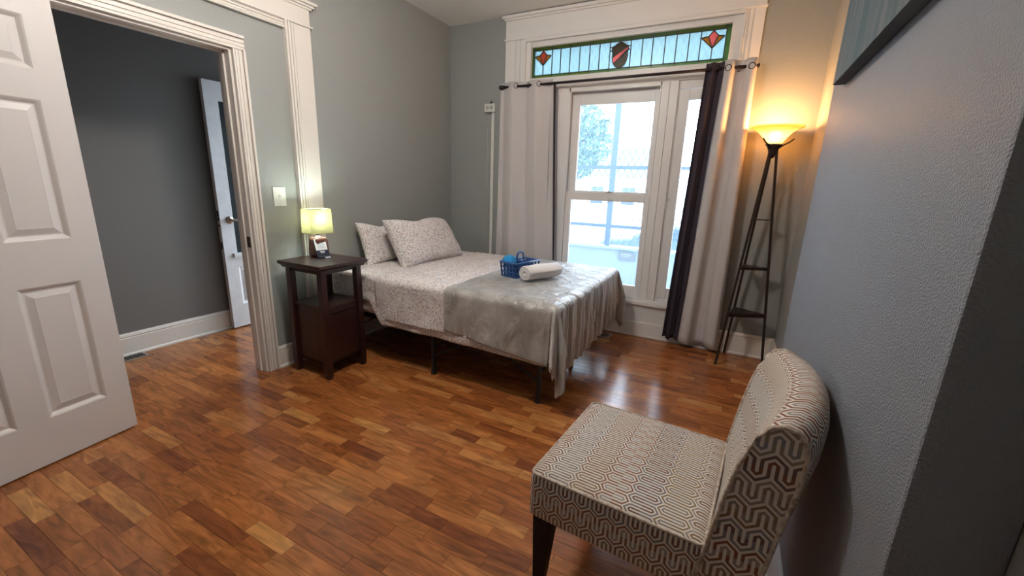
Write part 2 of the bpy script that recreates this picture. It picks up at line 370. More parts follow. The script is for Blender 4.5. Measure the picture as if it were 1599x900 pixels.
# floor: slab plus individual strips
b = MB(); b.box(HX-.1, XR+.1, YN-.1, YW+.16, -.12, -.003)
floor = tag(b.build('floor', 'joint'), 'orange brown laminate wood floor of short strips', 'floor', kind='structure')
WS = .0615; strips = []; r_ = random.Random(3)
y = YN; k = 0
while y < YW:
    x = HX+(-.3*r_.random())
    while x < XR:
        l = r_.choice((.16, .22, .26, .30, .34, .38))
        x0, x1 = max(x, HX), min(x+l, XR); y1 = min(y+WS, YW)
        if x1-x0 > .01 and not (y > 2.9 and x1 < XL-WT): strips.append((x0, x1, y, y1, min(1, max(0, r_.gauss(.52, .22)))))
        x += l
    y += WS; k += 1
def area(s):
    P = [proj((x, yy, 0)) for x, yy in ((s[0], s[2]), (s[1], s[2]), (s[1], s[3]), (s[0], s[3]))]
    if any(p is None for p in P): return 0
    cx = sum(p[0] for p in P)/4; cy = sum(p[1] for p in P)/4
    if not (-20 < cx < 1300 and 0 < cy < 930): return 0
    c = ((s[0]+s[1])/2, (s[2]+s[3])/2)
    if -2.7 < c[0] < -.95 and 2.3 < c[1] < 3.5: return 0
    return abs(sum(P[i][0]*P[(i+1) % 4][1]-P[(i+1) % 4][0]*P[i][1] for i in range(4)))/2
strips.sort(key=area, reverse=True)
def tint_attr(me, vals):
    a = me.attributes.new('tint', 'FLOAT', 'POINT'); a.data.foreach_set('value', vals)
def strip_geo(s, g=.0004):
    x0, x1, y0, y1, t = s; x0 += g; x1 -= g; y0 += g; y1 -= g; e = .0004
    v = [(x0, y0, -.004), (x1, y0, -.004), (x1, y1, -.004), (x0, y1, -.004), (x0, y0, -e), (x1, y0, -e), (x1, y1, -e), (x0, y1, -e),
         (x0+e, y0+e, 0), (x1-e, y0+e, 0), (x1-e, y1-e, 0), (x0+e, y1-e, 0)]
    f = [(8, 9, 10, 11)]
    for o in (0, 4): f += [(o+i, o+(i+1) % 4, o+4+(i+1) % 4, o+4+i) for i in range(4)]
    return v, f, t
for s in strips[:299]:
    v, f, t = strip_geo(s); me = bpy.data.meshes.new('floor_plank'); me.from_pydata(v, [], f); me.materials.append(M['floor']); tint_attr(me, [t]*12)
    o = bpy.data.objects.new('floor_plank', me); COL.objects.link(o); o.parent = floor
V, Fc, T = [], [], []
for s in strips[299:]:
    v, f, t = strip_geo(s); n = len(V); V += v; Fc += [tuple(i+n for i in q) for q in f]; T += [t]*12
me = bpy.data.meshes.new('far_planks'); me.from_pydata(V, [], Fc); me.materials.append(M['floor']); tint_attr(me, T)
o = bpy.data.objects.new('far_planks', me); COL.objects.link(o); o.parent = floor; o['kind'] = 'stuff'

# baseboards (profile swept along a straight line)
def baseboard(name, p0, p1, nrm, h=.16, label='white painted baseboard', t=.018):
    p0, p1, nrm = Vector(p0), Vector(p1), Vector(nrm)
    prof = [(0, 0), (t+.012, 0), (t+.012, .012), (t, .02), (t, h-.035), (t-.004, h-.03), (t, h-.022), (t-.006, h-.008), (.004, h), (0, h)]
    b = MB(); A = [b.bm.verts.new(p0+nrm*a+Vector((0, 0, c))) for a, c in prof]; B = [b.bm.verts.new(p1+nrm*a+Vector((0, 0, c))) for a, c in prof]
    for i in range(len(prof)): j = (i+1) % len(prof); b.bm.faces.new((A[i], A[j], B[j], B[i]))
    b.bm.faces.new(A); b.bm.faces.new(B[::-1])
    return tag(b.build(name, 'trim'), label, 'baseboard', kind='structure')
baseboard('baseboard_left', (XL, 1.705, 0), (XL, YW, 0), (1, 0, 0), .155, 'white baseboard between doorway casing and room corner')
baseboard('baseboard_hall', (HX, YN, 0), (HX, 2.9, 0), (1, 0, 0), .168, 'scuffed white baseboard along the hall wall')
baseboard('baseboard_back', (.002, YW, 0), (XR, YW, 0), (0, -1, 0), .185, 'white baseboard behind the floor lamp')
baseboard('baseboard_back', (XL, YW, 0), (-2.095, YW, 0), (0, -1, 0), .185, 'white baseboard in the corner beyond the bed')
baseboard('baseboard_right', (XR, 2.33, 0), (XR, YW, 0), (-1, 0, 0), .185, 'white baseboard in the recess beside the chimney wall')
baseboard('baseboard_chimney', (XA, .785, 0), (XA, 2.33, 0), (-1, 0, 0), .155, 'white baseboard behind the patterned chair')

# door casing right around the doorway (fluted boards)
def flute(b, ax, u0, u1, a, c, f0, sgn=1, side=1):
    """layered casing: strip between u0..u1 across, a..c along, front at f0 (x) ; ax 'z' vertical or 'y' horizontal"""
    w = u1-u0; steps = [(0, .12, .022), (.12, .2, .016), (.2, .42, .019), (.42, .48, .013), (.48, .72, .017), (.72, .80, .012), (.80, 1, .026)]
    for s0, s1, d in steps:
        if side < 0: s0, s1 = 1-s1, 1-s0
        p, q = u0+w*s0, u0+w*s1
        if ax == 'z': b.box(f0, f0+d, p, q, a, c)
        else: b.box(f0, f0+d, a, c, p, q)
b = MB(); flute(b, 'z', 1.632, 1.705, 0, 2.045, XL); flute(b, 'z', .797, .868, 0, 2.045, XL, side=-1); flute(b, 'y', 2.045, 2.125, .797, 1.705, XL)
tag(b.build('trim_1', 'trim', bev=.002), 'fluted white casing around the open doorway', 'trim', kind='structure')
jm = MB(); jm.box(XL-WT-.01, XL+.001, 1.618, 1.632, 0, 2.045); jm.box(XL-WT-.01, XL+.001, .868, .882, 0, 2.045); jm.box(XL-WT-.01, XL+.001, .882, 1.618, 2.032, 2.046)
jm.box(XL-.075, XL-.045, 1.607, 1.618, 0, 2.032); jm.box(XL-.075, XL-.045, .882, .893, 0, 2.032); jm.box(XL-.075, XL-.045, .882, 1.618, 2.021, 2.032)
jo = tag(jm.build('trim_2', 'trim', bev=.002), 'white door jamb lining the doorway', 'trim', kind='structure')
b = MB(); b.box(XL-.036, XL-.006, 1.614, 1.6185, .875, .945); b.box(XL-.03, XL-.02, 1.612, 1.6145, .895, .925)
tag(b.build('strike_plate', 'bronze', jo), 'dark bronze strike plate')
# tall old opening trim
b = MB()
for s0, s1, d in ((0, .07, .034), (.07, .13, .018), (.13, .19, .028), (.19, .26, .014), (.26, .33, .023), (.33, .36, .016), (.36, 1, .020)): b.box(XL, XL+d, 1.976+.194*s0, 1.976+.194*s1, 0, 2.30)
flute(b, 'z', .33, .50, 0, 2.30, XL, side=1)
flute(b, 'y', 2.252, 2.302, .50, 1.99, XL, side=-1)
b.box(XL, XL+.032, .32, 2.185, 2.300, 2.312); b.box(XL, XL+.020, .33, 2.17, 2.312, 2.42)
for i, (d, z0, z1) in enumerate(((.028, 2.41, 2.424), (.040, 2.424, 2.438), (.055, 2.438, 2.455))): b.box(XL, XL+d, .33-d, 2.17+d-.01, z0, z1)
tag(b.build('trim_3', 'trim', bev=.002), 'tall cream casing with crown beside the light switch', 'trim', kind='structure')

# six panel door folded open against the wall
def panel_slab(b, w, h, t, panels, z0=0, back=True):
    """frame in local coords: u along +x, z up, front face y=0, back y=t"""
    us = sorted({0, w, *[p[0] for p in panels], *[p[1] for p in panels]}); zs = sorted({z0, h, *[p[2] for p in panels], *[p[3] for p in panels]})
    for i in range(len(us)-1):
        for j in range(len(zs)-1):
            cu, cz = (us[i]+us[i+1])/2, (zs[j]+zs[j+1])/2
            if any(p[0] < cu < p[1] and p[2] < cz < p[3] for p in panels): continue
            b.face([(us[i], 0, zs[j]), (us[i+1], 0, zs[j]), (us[i+1], 0, zs[j+1]), (us[i], 0, zs[j+1])])
            b.face([(us[i], t, zs[j]), (us[i+1], t, zs[j]), (us[i+1], t, zs[j+1]), (us[i], t, zs[j+1])])
    b.face([(0, 0, z0), (0, t, z0), (0, t, h), (0, 0, h)]); b.face([(w, 0, z0), (w, t, z0), (w, t, h), (w, 0, h)])
    b.face([(0, 0, z0), (w, 0, z0), (w, t, z0), (0, t, z0)]); b.face([(0, 0, h), (w, 0, h), (w, t, h), (0, t, h)])
def door_panel(p, t):
    b = MB(); u0, u1, a, c = p
    def ring(i, d): return [(u0+i, d, a+i), (u1-i, d, a+i), (u1-i, d, c-i), (u0+i, d, c-i)]
    for m_, s in ((0, 1), (t, -1)):
        R = [ring(i, m_+s*d) for i, d in ((0, 0), (.006, .003), (.018, .013), (.024, .013), (.050, .0035), (.053, .004))]
        for A, B in zip(R, R[1:]):
            for k in range(4): b.face([A[k], A[(k+1) % 4], B[(k+1) % 4], B[k]])
        b.face(R[-1])
    return b
dw, dh, dt = .735, 2.03, .035
ang = math.atan2(-.989, .147)
d1 = thing('door_1', 'open white six panel door at the left edge', 'door', (-2.688, .871, .008), ang, kind='structure')
PS = [(.10, .316, .215, .82), (.419, .635, .215, .82), (.10, .316, 1.02, 1.605), (.419, .635, 1.02, 1.605), (.10, .316, 1.725, 1.93), (.419, .635, 1.725, 1.93)]
# local +x runs away from hinge (towards camera); room side is local +y -> mirror so the front face is +y
mir = Matrix.Scale(-1, 4, (0, 1, 0))
b = MB(); panel_slab(b, dw, dh, dt, PS); b.xf(mir); b.build('door_frame', 'door', d1)
for p in PS: b = door_panel(p, dt); b.xf(mir); b.build('door_panel', 'door', d1)
for z in (.2, 1.02, 1.83):
    b = MB(); b.tube([(-.004, -dt-.004, z-.045), (-.004, -dt-.004, z+.045)], .006); b.box(-.002, .0, -dt, -.004, z-.045, z+.045); b.build('hinge', 'bronze', d1)
b = MB(); b.lathe([(0, 0), (.03, 0), (.03, .006), (.012, .012), (.012, .03), (.026, .045), (.026, .058), (.012, .07), (0, .07)]); b.xf(Matrix.Translation((dw-.065, 0, .95)) @ rotm(-PI/2, 'X')); b.build('door_knob', 'bronze', d1, True)

# hall door, folded against hall wall
d2 = thing('door_2', 'white glazed front door standing open in the hall', 'door', (-3.79, 2.87, .01), -PI/2, kind='structure')
hw, hh, ht = .87, 2.03, .04
GP = [(.13, hw-.092, .66, 1.90)]; LP = [(.13, hw-.10, .20, .54)]
b = MB(); panel_slab(b, hw, hh, ht, GP+LP); b.xf(mir); b.xf(Matrix.Translation((0, .02, 0))); b.build('door_frame', 'halldoor', d2)
b = door_panel(LP[0], ht); b.xf(mir); b.xf(Matrix.Translation((0, .02, 0))); b.build('door_panel', 'halldoor', d2)
b = MB(); b.box(.13, hw-.092, -.004, .002, .66, 1.90); b.build('glass_pane', 'door_glass', d2)
b = MB()
for q in ((.13, .145, .66, 1.90), (hw-.107, hw-.092, .66, 1.90), (.145, hw-.107, 1.885, 1.90)): b.box(q[0], q[1], -.016, .016, q[2], q[3])
b.box(.10, hw-.07, .018, .04, .625, .66); b.build('glazing_bead', 'halldoor', d2)
b = MB(); b.lathe([(0, 0), (.032, 0), (.032, .006), (.022, .012), (.011, .016), (.011, .042), (0, .042)]); b.xf(Matrix.Translation((hw-.075, .02, .945)) @ rotm(-PI/2, 'X'))
b.tube([(hw-.075, .062, .945), (hw-.10, .066, .945), (hw-.15, .064, .94), (hw-.19, .058, .935)], [.009, .009, .008, .006]); b.build('door_handle', 'nickel', d2, True)
b = MB()
for z, l in ((1.00, .05), (.955, .03), (.73, .06), (.90, .02)): b.box(hw-.001, hw+.002, -.014, .010, z-l/2, z+l/2)
b.build('lock_scar', 'slot', d2)
# hall front door frame
b = MB(); b.box(-3.80, -3.76, 2.88, 3.02, 0, 2.12); b.box(-2.95, -2.91, 2.88, 3.02, 0, 2.12); b.box(-3.80, -2.91, 2.88, 3.02, 2.08, 2.12)
tag(b.build('trim_4', 'trim'), 'white frame of the front doorway in the hall', 'trim', kind='structure')

# ------------------------------------------------------------------ window
win = thing('window_1', 'tall white sash window with side lights', 'window', (0, 0, 0), kind='structure')
def bx(name, m, *boxes, parent=win, bev=.002, label=None):
    b = MB()
    for q in boxes: b.box(*q)
    o = b.build(name, m, parent, bev=bev)
    if label: o['label'] = label
    return o
yc = 3.788
# casing
b = MB()
def wflute(b, x0, x1, z0, z1, out_left):
    st = [(0, .5, .024), (.5, .56, .018), (.56, .72, .022), (.72, .78, .016), (.78, .9, .021), (.9, 1, .03)]
    w = x1-x0
    for s0, s1, d in st:
        if not out_left: s0, s1 = 1-s1, 1-s0
        b.box(x0+w*s0, x0+w*s1, YW-d, YW, z0, z1)
wflute(b, -2.09, -1.88, 0, 2.60, True); wflute(b, -.13, .003, 0, 2.60, False)
b.build('casing', 'wtrim', win, bev=.002)
bx('head_casing', 'wtrim', (-2.10, .012, YW-.034, YW, 2.60, 2.615), (-2.09, .003, YW-.026, YW, 2.615, 2.765), (-2.10, .013, YW-.04, YW, 2.765, 2.78), (-2.115, .028, YW-.058, YW, 2.78, 2.804), (-1.88, -.13, YW-.03, YW, 2.575, 2.602))
# opening lining + transom frame
bx('frame', 'wtrim',
   (-1.882, -1.835, 3.805, 3.93, .30, 2.58), (-.20, -.128, 3.805, 3.93, .30, 2.58), (-1.835, -.20, 3.815, 3.93, 2.532, 2.58),
   (-1.835, -.20, 3.815, 3.93, 2.165, 2.273),
   (-1.62, -1.445, 3.815, 3.93, .345, 2.165), (-.655, -.525, 3.815, 3.93, .345, 2.165))
bx('stop_bead', 'wtrim', (-1.445, -1.43, 3.812, 3.85, .345, 2.165), (-.668, -.655, 3.812, 3.85, .345, 2.165), (-1.445, -.655, 3.812, 3.85, 2.135, 2.165), (-1.60, -1.59, 3.806, 3.82, .345, 2.165), (-1.54, -1.53, 3.806, 3.82, .345, 2.165), (-.60, -.592, 3.808, 3.82, .345, 2.165),
   (-1.5, -.53, 3.806, 3.82, 2.2, 2.21))
bx('sill', 'wtrim', (-1.90, -.11, 3.765, 3.93, .30, .33), (-1.88, -.13, 3.80, 3.93, .33, .345))
bx('apron', 'wtrim', (-2.09, .003, 3.795, YW, 0, .30), (-2.09, .003, 3.783, YW, 0, .135), (-2.09, .003, 3.778, YW, 0, .018), (-2.09, .003, 3.79, YW, .27, .30))
# sashes
su = bx('upper_sash', 'wtrim', (-1.445, -1.36, 3.885, 3.915, 1.235, 2.165), (-.712, -.655, 3.885, 3.915, 1.235, 2.165), (-1.36, -.712, 3.887, 3.913, 2.032, 2.165), (-1.36, -.712, 3.887, 3.913, 1.235, 1.285))
sl = bx('lower_sash', 'wtrim', (-1.43, -1.378, 3.845, 3.878, .345, 1.27), (-.71, -.668, 3.845, 3.878, .345, 1.27), (-1.378, -.71, 3.845, 3.878, .345, .449), (-1.378, -.71, 3.845, 3.878, 1.20, 1.27))
b = MB(); b.box(-1.362, -.710, 3.898, 3.901, 1.283, 2.034); b.build('glass_pane', 'pane', su)
b = MB(); b.box(-1.380, -.708, 3.860, 3.863, .447, 1.202); b.build('glass_pane', 'pane', sl)
b = MB(); b.box(-1.06, -1.00, 3.85, 3.88, 1.27, 1.278); b.lathe([(0, 1.278), (.012, 1.278), (.012, 1.288), (0, 1.288)], (-1.03, 3.865), 12); b.build('sash_lock', 'nickel', sl)
b = MB(); b.box(-1.03, -.98, 3.836, 3.846, 1.205, 1.225, bev=.004); b.build('sash_lift', 'plastic', sl)
for sx0, sx1 in ((-.515, -.215), (-1.82, -1.63)):
    s_ = bx('side_sash', 'wtrim', (sx0, sx0+.075, 3.835, 3.87, .365, 2.10), (sx1-.05, sx1, 3.835, 3.87, .365, 2.10), (sx0+.075, sx1-.05, 3.837, 3.868, 2.02, 2.10), (sx0+.075, sx1-.05, 3.837, 3.868, .365, .47))
    b = MB(); b.box(sx0+.073, sx1-.048, 3.850, 3.853, .468, 2.022); b.build('glass_pane', 'pane', s_)
    bx('side_stop', 'wtrim', (sx0-.012, sx0, 3.83, 3.9, .345, 2.165), (sx1, sx1+.014, 3.83, 3.9, .345, 2.165), (sx0, sx1, 3.83, 3.9, 2.105, 2.165), (sx0, sx1, 3.83, 3.9, .345, .36))
b = MB()
for z in (1.24,): b.box(-.545, -.50, 3.822, 3.836, z-.012, z+.012); b.tube([(-.522, 3.82, z-.018), (-.522, 3.82, z+.018)], .006)
b.build('latch', 'plastic', win)

# stained glass transom
tr = thing('window_2', 'stained glass transom with two flowers and a shield', 'window', (0, 0, 0), kind='structure')
y0, y1 = 3.836, 3.840
xe = [-1.835, -1.81, -1.637, -1.289, -1.113, -.940, -.585, -.409, -.235, -.20]
zt0, zt1, zb0, zb1 = 2.503, 2.532, 2.273, 2.298
def pane(poly, m): b = MB(); b.prism(poly, 1, y0, y1); b.build('glass_pane', m, tr)
leads = []
def rect(x0, x1, z0, z1): return [(x0, z0), (x1, z0), (x1, z1), (x0, z1)]
XB = [-1.81, -1.637, -1.468, -1.289, -1.113, -.940, -.765, -.585, -.409, -.235]
gm = ['olive_glass', 'olive_glass', 'olive_glass', 'olive_glass', 'green_glass', 'green_glass', 'green_glass', 'olive_glass', 'olive_glass']
for i in range(9):
    pane(rect(XB[i], XB[i+1], zt0, zt1), gm[i]); pane(rect(XB[i], XB[i+1], zb0, zb1), ['olive_glass', 'green_glass', 'olive_glass', 'green_glass', 'green_glass', 'olive_glass', 'green_glass', 'green_glass', 'green_glass'][i])
pane(rect(-1.835, -1.81, zb0, zt1), 'green_glass'); pane(rect(-.235, -.20, zb0, zt1), 'green_glass')
for x in XB: leads.append(((x, zb0), (x, zt1)))
leads += [((-1.81, zt0), (-.235, zt0)), ((-1.81, zb1), (-.235, zb1))]
mids = {1: -1.556, 2: -1.378, 3: -1.203, 5: -.847, 6: -.671, 7: -.493}
for i in (1, 2, 3, 5, 6, 7):
    m_ = mids[i]; pane(rect(XB[i], m_, zb1, zt0), 'pale_glass'); pane(rect(m_, XB[i+1], zb1, zt0), 'pale_glass'); leads.append(((m_, zb1), (m_, zt0)))
for i in (0, 8):
    x0, x1 = XB[i], XB[i+1]; c = (x0+x1)/2; tl, trr = (x0+.004, 2.455), (x1-.010, 2.455)
    top, bot, lm, rm = (c, 2.500), (c, 2.378), (c-.034, 2.462), (c+.034, 2.462)
    pane([top, rm, bot, lm][::-1], 'red_glass' if i == 0 else 'pink_glass'); pane([tl, bot, lm], 'amber_glass'); pane([rm, bot, trr], 'amber_glass')
    pane([(x0, zt0), (x0, 2.455), tl, lm, top, (c, zt0)], 'pale_glass'); pane([(x1, zt0), (x1, 2.455), trr, rm, top, (c, zt0)], 'pale_glass')
    pane([(x0, 2.455), (x0, zb1), (c, zb1), bot, tl], 'pale_glass'); pane([(x1, 2.455), (x1, zb1), (c, zb1), bot, trr], 'pale_glass')
    for A, B in ((top, rm), (rm, bot), (bot, lm), (lm, top), (tl, lm), (tl, bot), (rm, trr), (trr, bot), (bot, (c, zb1))): leads.append((A, B))
c = (XB[4]+XB[5])/2; x0, x1 = XB[4], XB[5]
half = [(0, 2.499), (.022, 2.488), (.045, 2.472), (.066, 2.462), (.068, 2.44), (.062, 2.415), (.063, 2.385), (.058, 2.35), (.042, 2.322), (.020, 2.303), (0, 2.299)]
Rt = [(c+a, z) for a, z in half]; Lt = [(c-a, z) for a, z in half]
pane([(c, zt0), (x1, zt0), (x1, zb1), (c, zb1)]+Rt[::-1][1:-1], 'pale_glass'); pane([(c, zt0), (x0, zt0), (x0, zb1), (c, zb1)]+Lt[::-1][1:-1], 'pale_glass')
pane(Rt[3:5]+[(c-.052, 2.322+.012), Lt[7], Lt[6]], 'pink_glass')
pane([Rt[0], Rt[1], Rt[2], Rt[3], Lt[6], Lt[5], Lt[4], Lt[3], Lt[2], Lt[1]], 'brown_glass')
pane([Rt[4], Rt[5], Rt[6], Rt[7], Rt[8], Rt[9], Rt[10], Lt[9], Lt[8], (c-.052, 2.334)], 'brown_glass')
for Q in (Rt, Lt):
    for A, B in zip(Q, Q[1:]): leads.append((A, B))
leads += [(Rt[3], Lt[6]), (Rt[4], (c-.052, 2.334)), (Rt[3], (x1, 2.462)), (Lt[3], (x0, 2.462)), (Rt[4], (x1, 2.43)), (Lt[4], (x0, 2.43))]
b = MB()
for A, B in leads:
    w = .0032; d = Vector((B[0]-A[0], B[1]-A[1])).normalized(); n = Vector((-d.y, d.x))*w
    b.prism([(A[0]-n.x, A[1]-n.y), (B[0]-n.x, B[1]-n.y), (B[0]+n.x, B[1]+n.y), (A[0]+n.x, A[1]+n.y)], 1, y0-.003, y1+.003)
b.build('lead_came', 'lead', tr)
bx('bead', 'wtrim', (-1.845, -1.833, 3.828, 3.85, 2.27, 2.535), (-.202, -.19, 3.828, 3.85, 2.27, 2.535), (-1.84, -.19, 3.828, 3.85, 2.53, 2.54), (-1.84, -.19, 3.828, 3.85, 2.265, 2.275), parent=tr)

# ------------------------------------------------------------------ curtains
ry, rz_ = 3.715, 2.197
rod = thing('curtain_rod', 'dark curtain rod across the window top', 'curtain rod', (-1.05, ry, rz_))
b = MB(); b.tube([(-1.0, 0, -.004), (0, 0, 0), (1.01, 0, .004)], .0115, 12); b.build('rod', 'rod', rod, True)
for s, x in ((-1, -1.0), (1, 1.01)):
    b = MB(); b.lathe([(0, 0), (.016, 0), (.016, .012), (.010, .016), (.015, .022), (.019, .034), (.010, .044), (.018, .050), (.010, .058), (0, .06)], n=14); b.xf(Matrix.Translation((x, 0, .004*s)) @ rotm(s*PI/2, 'Y')); b.build('finial', 'rod', rod, True)
for x in (-.93, 1.0):
    b = MB(); b.box(x-.008, x+.008, -.004, .073, -.022, -.012); b.box(x-.012, x+.012, .066, .073, -.045, .03); b.box(x-.008, x+.008, -.016, -.012, -.02, .004); b.build('bracket', 'rod', rod)
def curtain(name, label, m, xt, xb, z1, z0, folds, amp, ph, yo=0, seed=0, cat='curtain', group=None, grom=()):
    c0 = Vector(((xt[0]+xt[1])/2, ry, 0)); t = thing(name, label, cat, c0, group=group)
    def fn(u, v):
        z = z1+(z0-z1)*v; x = (xt[0]+(xt[1]-xt[0])*u)*(1-v)+(xb[0]+(xb[1]-xb[0])*u)*v
        uu = u+.012*math.sin(v*4+seed)+.03*v*noise.noise(Vector((u*4, v*1.5, seed)))
        y = ry+yo+amp*(.85+.35*v)*math.sin(2*PI*folds*uu+ph)+.016*v*noise.noise(Vector((u*7, v*2, seed+9)))
        y = min(y, 3.752)
        x += .006*math.sin(4*PI*folds*uu+ph)
        zz = z+.010*v*math.sin(2*PI*folds*u+1)*(v > .9)
        return (x-c0.x, y-c0.y, zz)
    b = MB(); b.grid(fn, int(34*folds)+20, 46); b.build('panel', m, t, True, solid=.003)
    for u in grom:
        p = Vector(fn(u, (z1-rz_)/(z1-z0))); q = Vector(fn(u+.01, (z1-rz_)/(z1-z0))); d = (q-p); an = math.atan2(d.y, d.x)
        b = MB(); b.tube([(p.x+.021*math.cos(a)*math.cos(an), p.y+.021*math.cos(a)*math.sin(an), rz_+.021*math.sin(a)) for a in [2*PI*k/16 for k in range(16)]], .0035, 6, closed=True); b.build('grommet', 'rod', t, True)
    return t
curtain('curtain', 'light grey curtain hanging left of the window behind the bed', 'curtain', (-2.105, -1.56), (-2.12, -1.45), 2.232, .07, 2.35, .026, .6, seed=1, grom=(.02, .34, .55, .76))
curtain('curtain', 'light grey curtain bunched right of the window', 'curtain', (-.225, .0), (-.30, .035), 2.252, .045, 1.6, .034, 2.4, seed=4, grom=(.2, .5, .85))
curtain('dark_curtain', 'narrow dark purple curtain over the right side light', 'darkcurtain', (-.335, -.215), (-.405, -.285), 2.245, .06, 1.7, .022, 0, yo=.002, seed=7, grom=(.3, .7))
curtain('dark_curtain', 'dark curtain edge showing behind the left grey curtain', 'darkcurtain', (-1.60, -1.542), (-1.55, -1.436), 2.19, .07, .8, .012, 0, yo=.022, seed=8)

# ------------------------------------------------------------------ wall fittings
o = thing('outlet_box', 'white surface outlet box with conduit in the corner by left curtain', 'outlet', (-2.243, YW, 2.035))
b = MB(); b.box(-.058, .058, -.045, 0, -.038, .038, bev=.005); b.build('box', 'plastic', o)
for x in (-.022, .022):
    b = MB(); b.lathe([(0, 0), (.016, 0), (.016, .003), (0, .003)], n=16); b.xf(Matrix.Translation((x, -.045, 0)) @ rotm(PI/2, 'X')); b.build('socket', 'grey', o, True)
b = MB(); b.box(.012, .042, -.022, 0, -2.03+.19, -.038, bev=.003); b.build('conduit', 'plastic', o)
b = MB(); b.tube([(.005, -.02, .038), (.005, -.02, .05), (.006, -.02, .062)], [.011, .012, .006]); b.build('knob', 'slot', o, True)
b = MB(); b.tube([(-.03+.006*math.sin(i*1.1)-.01*(i/14)**2, -.012, -.04-.05*i) for i in range(15)], .0016, 6); b.build('cord', 'plastic', o, True)
b = MB(); b.box(-.008, .012, -.004, 0, -.055, .055); tag(b.build('tag_strip', 'yellow', loc=(-2.13, YW, 2.13)), 'yellow strip on the wall above the outlet box', 'strip')
o = thing('light_switch', 'white light switch plate between doorway and lamp', 'switch', (XL, 1.841, 1.195))
b = MB(); b.box(0, .006, -.044, .044, -.063, .063, bev=.002); b.build('plate', 'plastic', o)
b = MB(); b.box(.006, .010, -.006, .006, -.013, .013); b.taper((.012, 0, -.004), .003, .004, (.018, 0, .008), .002, .0035); b.build('toggle', 'plastic', o)
def vent(loc, rz, label, sx=.10, sy=.24):
    v = thing('floor_vent', label, 'floor vent', loc, rz)
    b = MB()
    for q in ((-sx/2-.012, -sx/2, -sy/2-.012, sy/2+.012), (sx/2, sx/2+.012, -sy/2-.012, sy/2+.012), (-sx/2, sx/2, -sy/2-.012, -sy/2), (-sx/2, sx/2, sy/2, sy/2+.012)): b.box(q[0], q[1], q[2], q[3], 0, .005)
    b.build('rim', 'ventlight', v); b = MB(); b.box(-sx/2, sx/2, -sy/2, sy/2, 0, .0015); b.build('well', 'slot', v)
    for i in range(9): yy = -sy/2+(i+.5)*sy/9; b = MB(); b.box(-sx/2, sx/2, yy-.004, yy+.004, .0015, .0045); b.build('slat', 'vent', v)
vent((-3.775, 1.22, 0), 0, 'bronze floor vent at the hall baseboard by the white door')
vent((-.905, 3.64, 0), PI/2, 'small floor vent under the window at the bed foot', .09, .10)

# ------------------------------------------------------------------ bed
BX0, BX1, BY0, BY1, BT = -2.70, -.815, 2.15, 3.52, .650
bed = thing('platform_bed', 'black metal platform bed frame under the mattress', 'bed', (-1.76, 2.83, 0), math.radians(.8))
def P(x, y, z): return (x+1.76, y-2.83, z)
legs = [(x, y) for x in (-2.62, -1.735, -.935) for y in (2.195, 2.83, 3.46)]
for x, y in legs:
    b = MB(); b.taper(P(x, y, 0), .012, .012, P(x, y, .335), .012, .012); b.taper(P(x, y, 0), .015, .015, P(x, y, .02), .015, .015); b.build('leg', 'blackmetal', bed)
for y in (2.195, 2.83, 3.46):
    b = MB(); b.box(*P(-2.68, y-.015, 0)[:1], P(-.84, 0, 0)[0], y-.015-2.83, y+.015-2.83, .325, .352); b.build('rail', 'blackmetal', bed)
for x in (-2.67, -1.735, -.85):
    b = MB(); b.box(x-.012+1.76, x+.012+1.76, 2.18-2.83, 3.475-2.83, .32, .35); b.build('rail', 'blackmetal', bed)
for i in range(18):
    x = -2.62+i*.103; b = MB(); b.box(x+1.76-.005, x+1.76+.005, 2.18-2.83, 3.475-2.83, .345, .353); b.build('slat', 'blackmetal', bed)
for x, sx in ((-2.62, 1), (-1.735, 1), (-.935, -1)):
    for y in (2.195, 3.46):
        b = MB(); b.tube([P(x, y, .14), P(x+.36*sx, y, .335)], .006, 6); b.build('brace', 'blackmetal', bed)
for x in (-1.735, -.935):
    b = MB(); b.tube([P(x, 2.195, .20), P(x, 3.46, .20)], .007, 6); b.build('brace', 'blackmetal', bed)

mt = thing('mattress', 'thick mattress in a small floral fitted cover', 'mattress', ((BX0+BX1)/2, (BY0+BY1)/2, .354))
b = MB(); b.rbox(BX1-BX0, BY1-BY0, BT-.354, .05, 20, (0, 0, (BT-.354)/2)); b.build('cover', 'floral', mt, True)

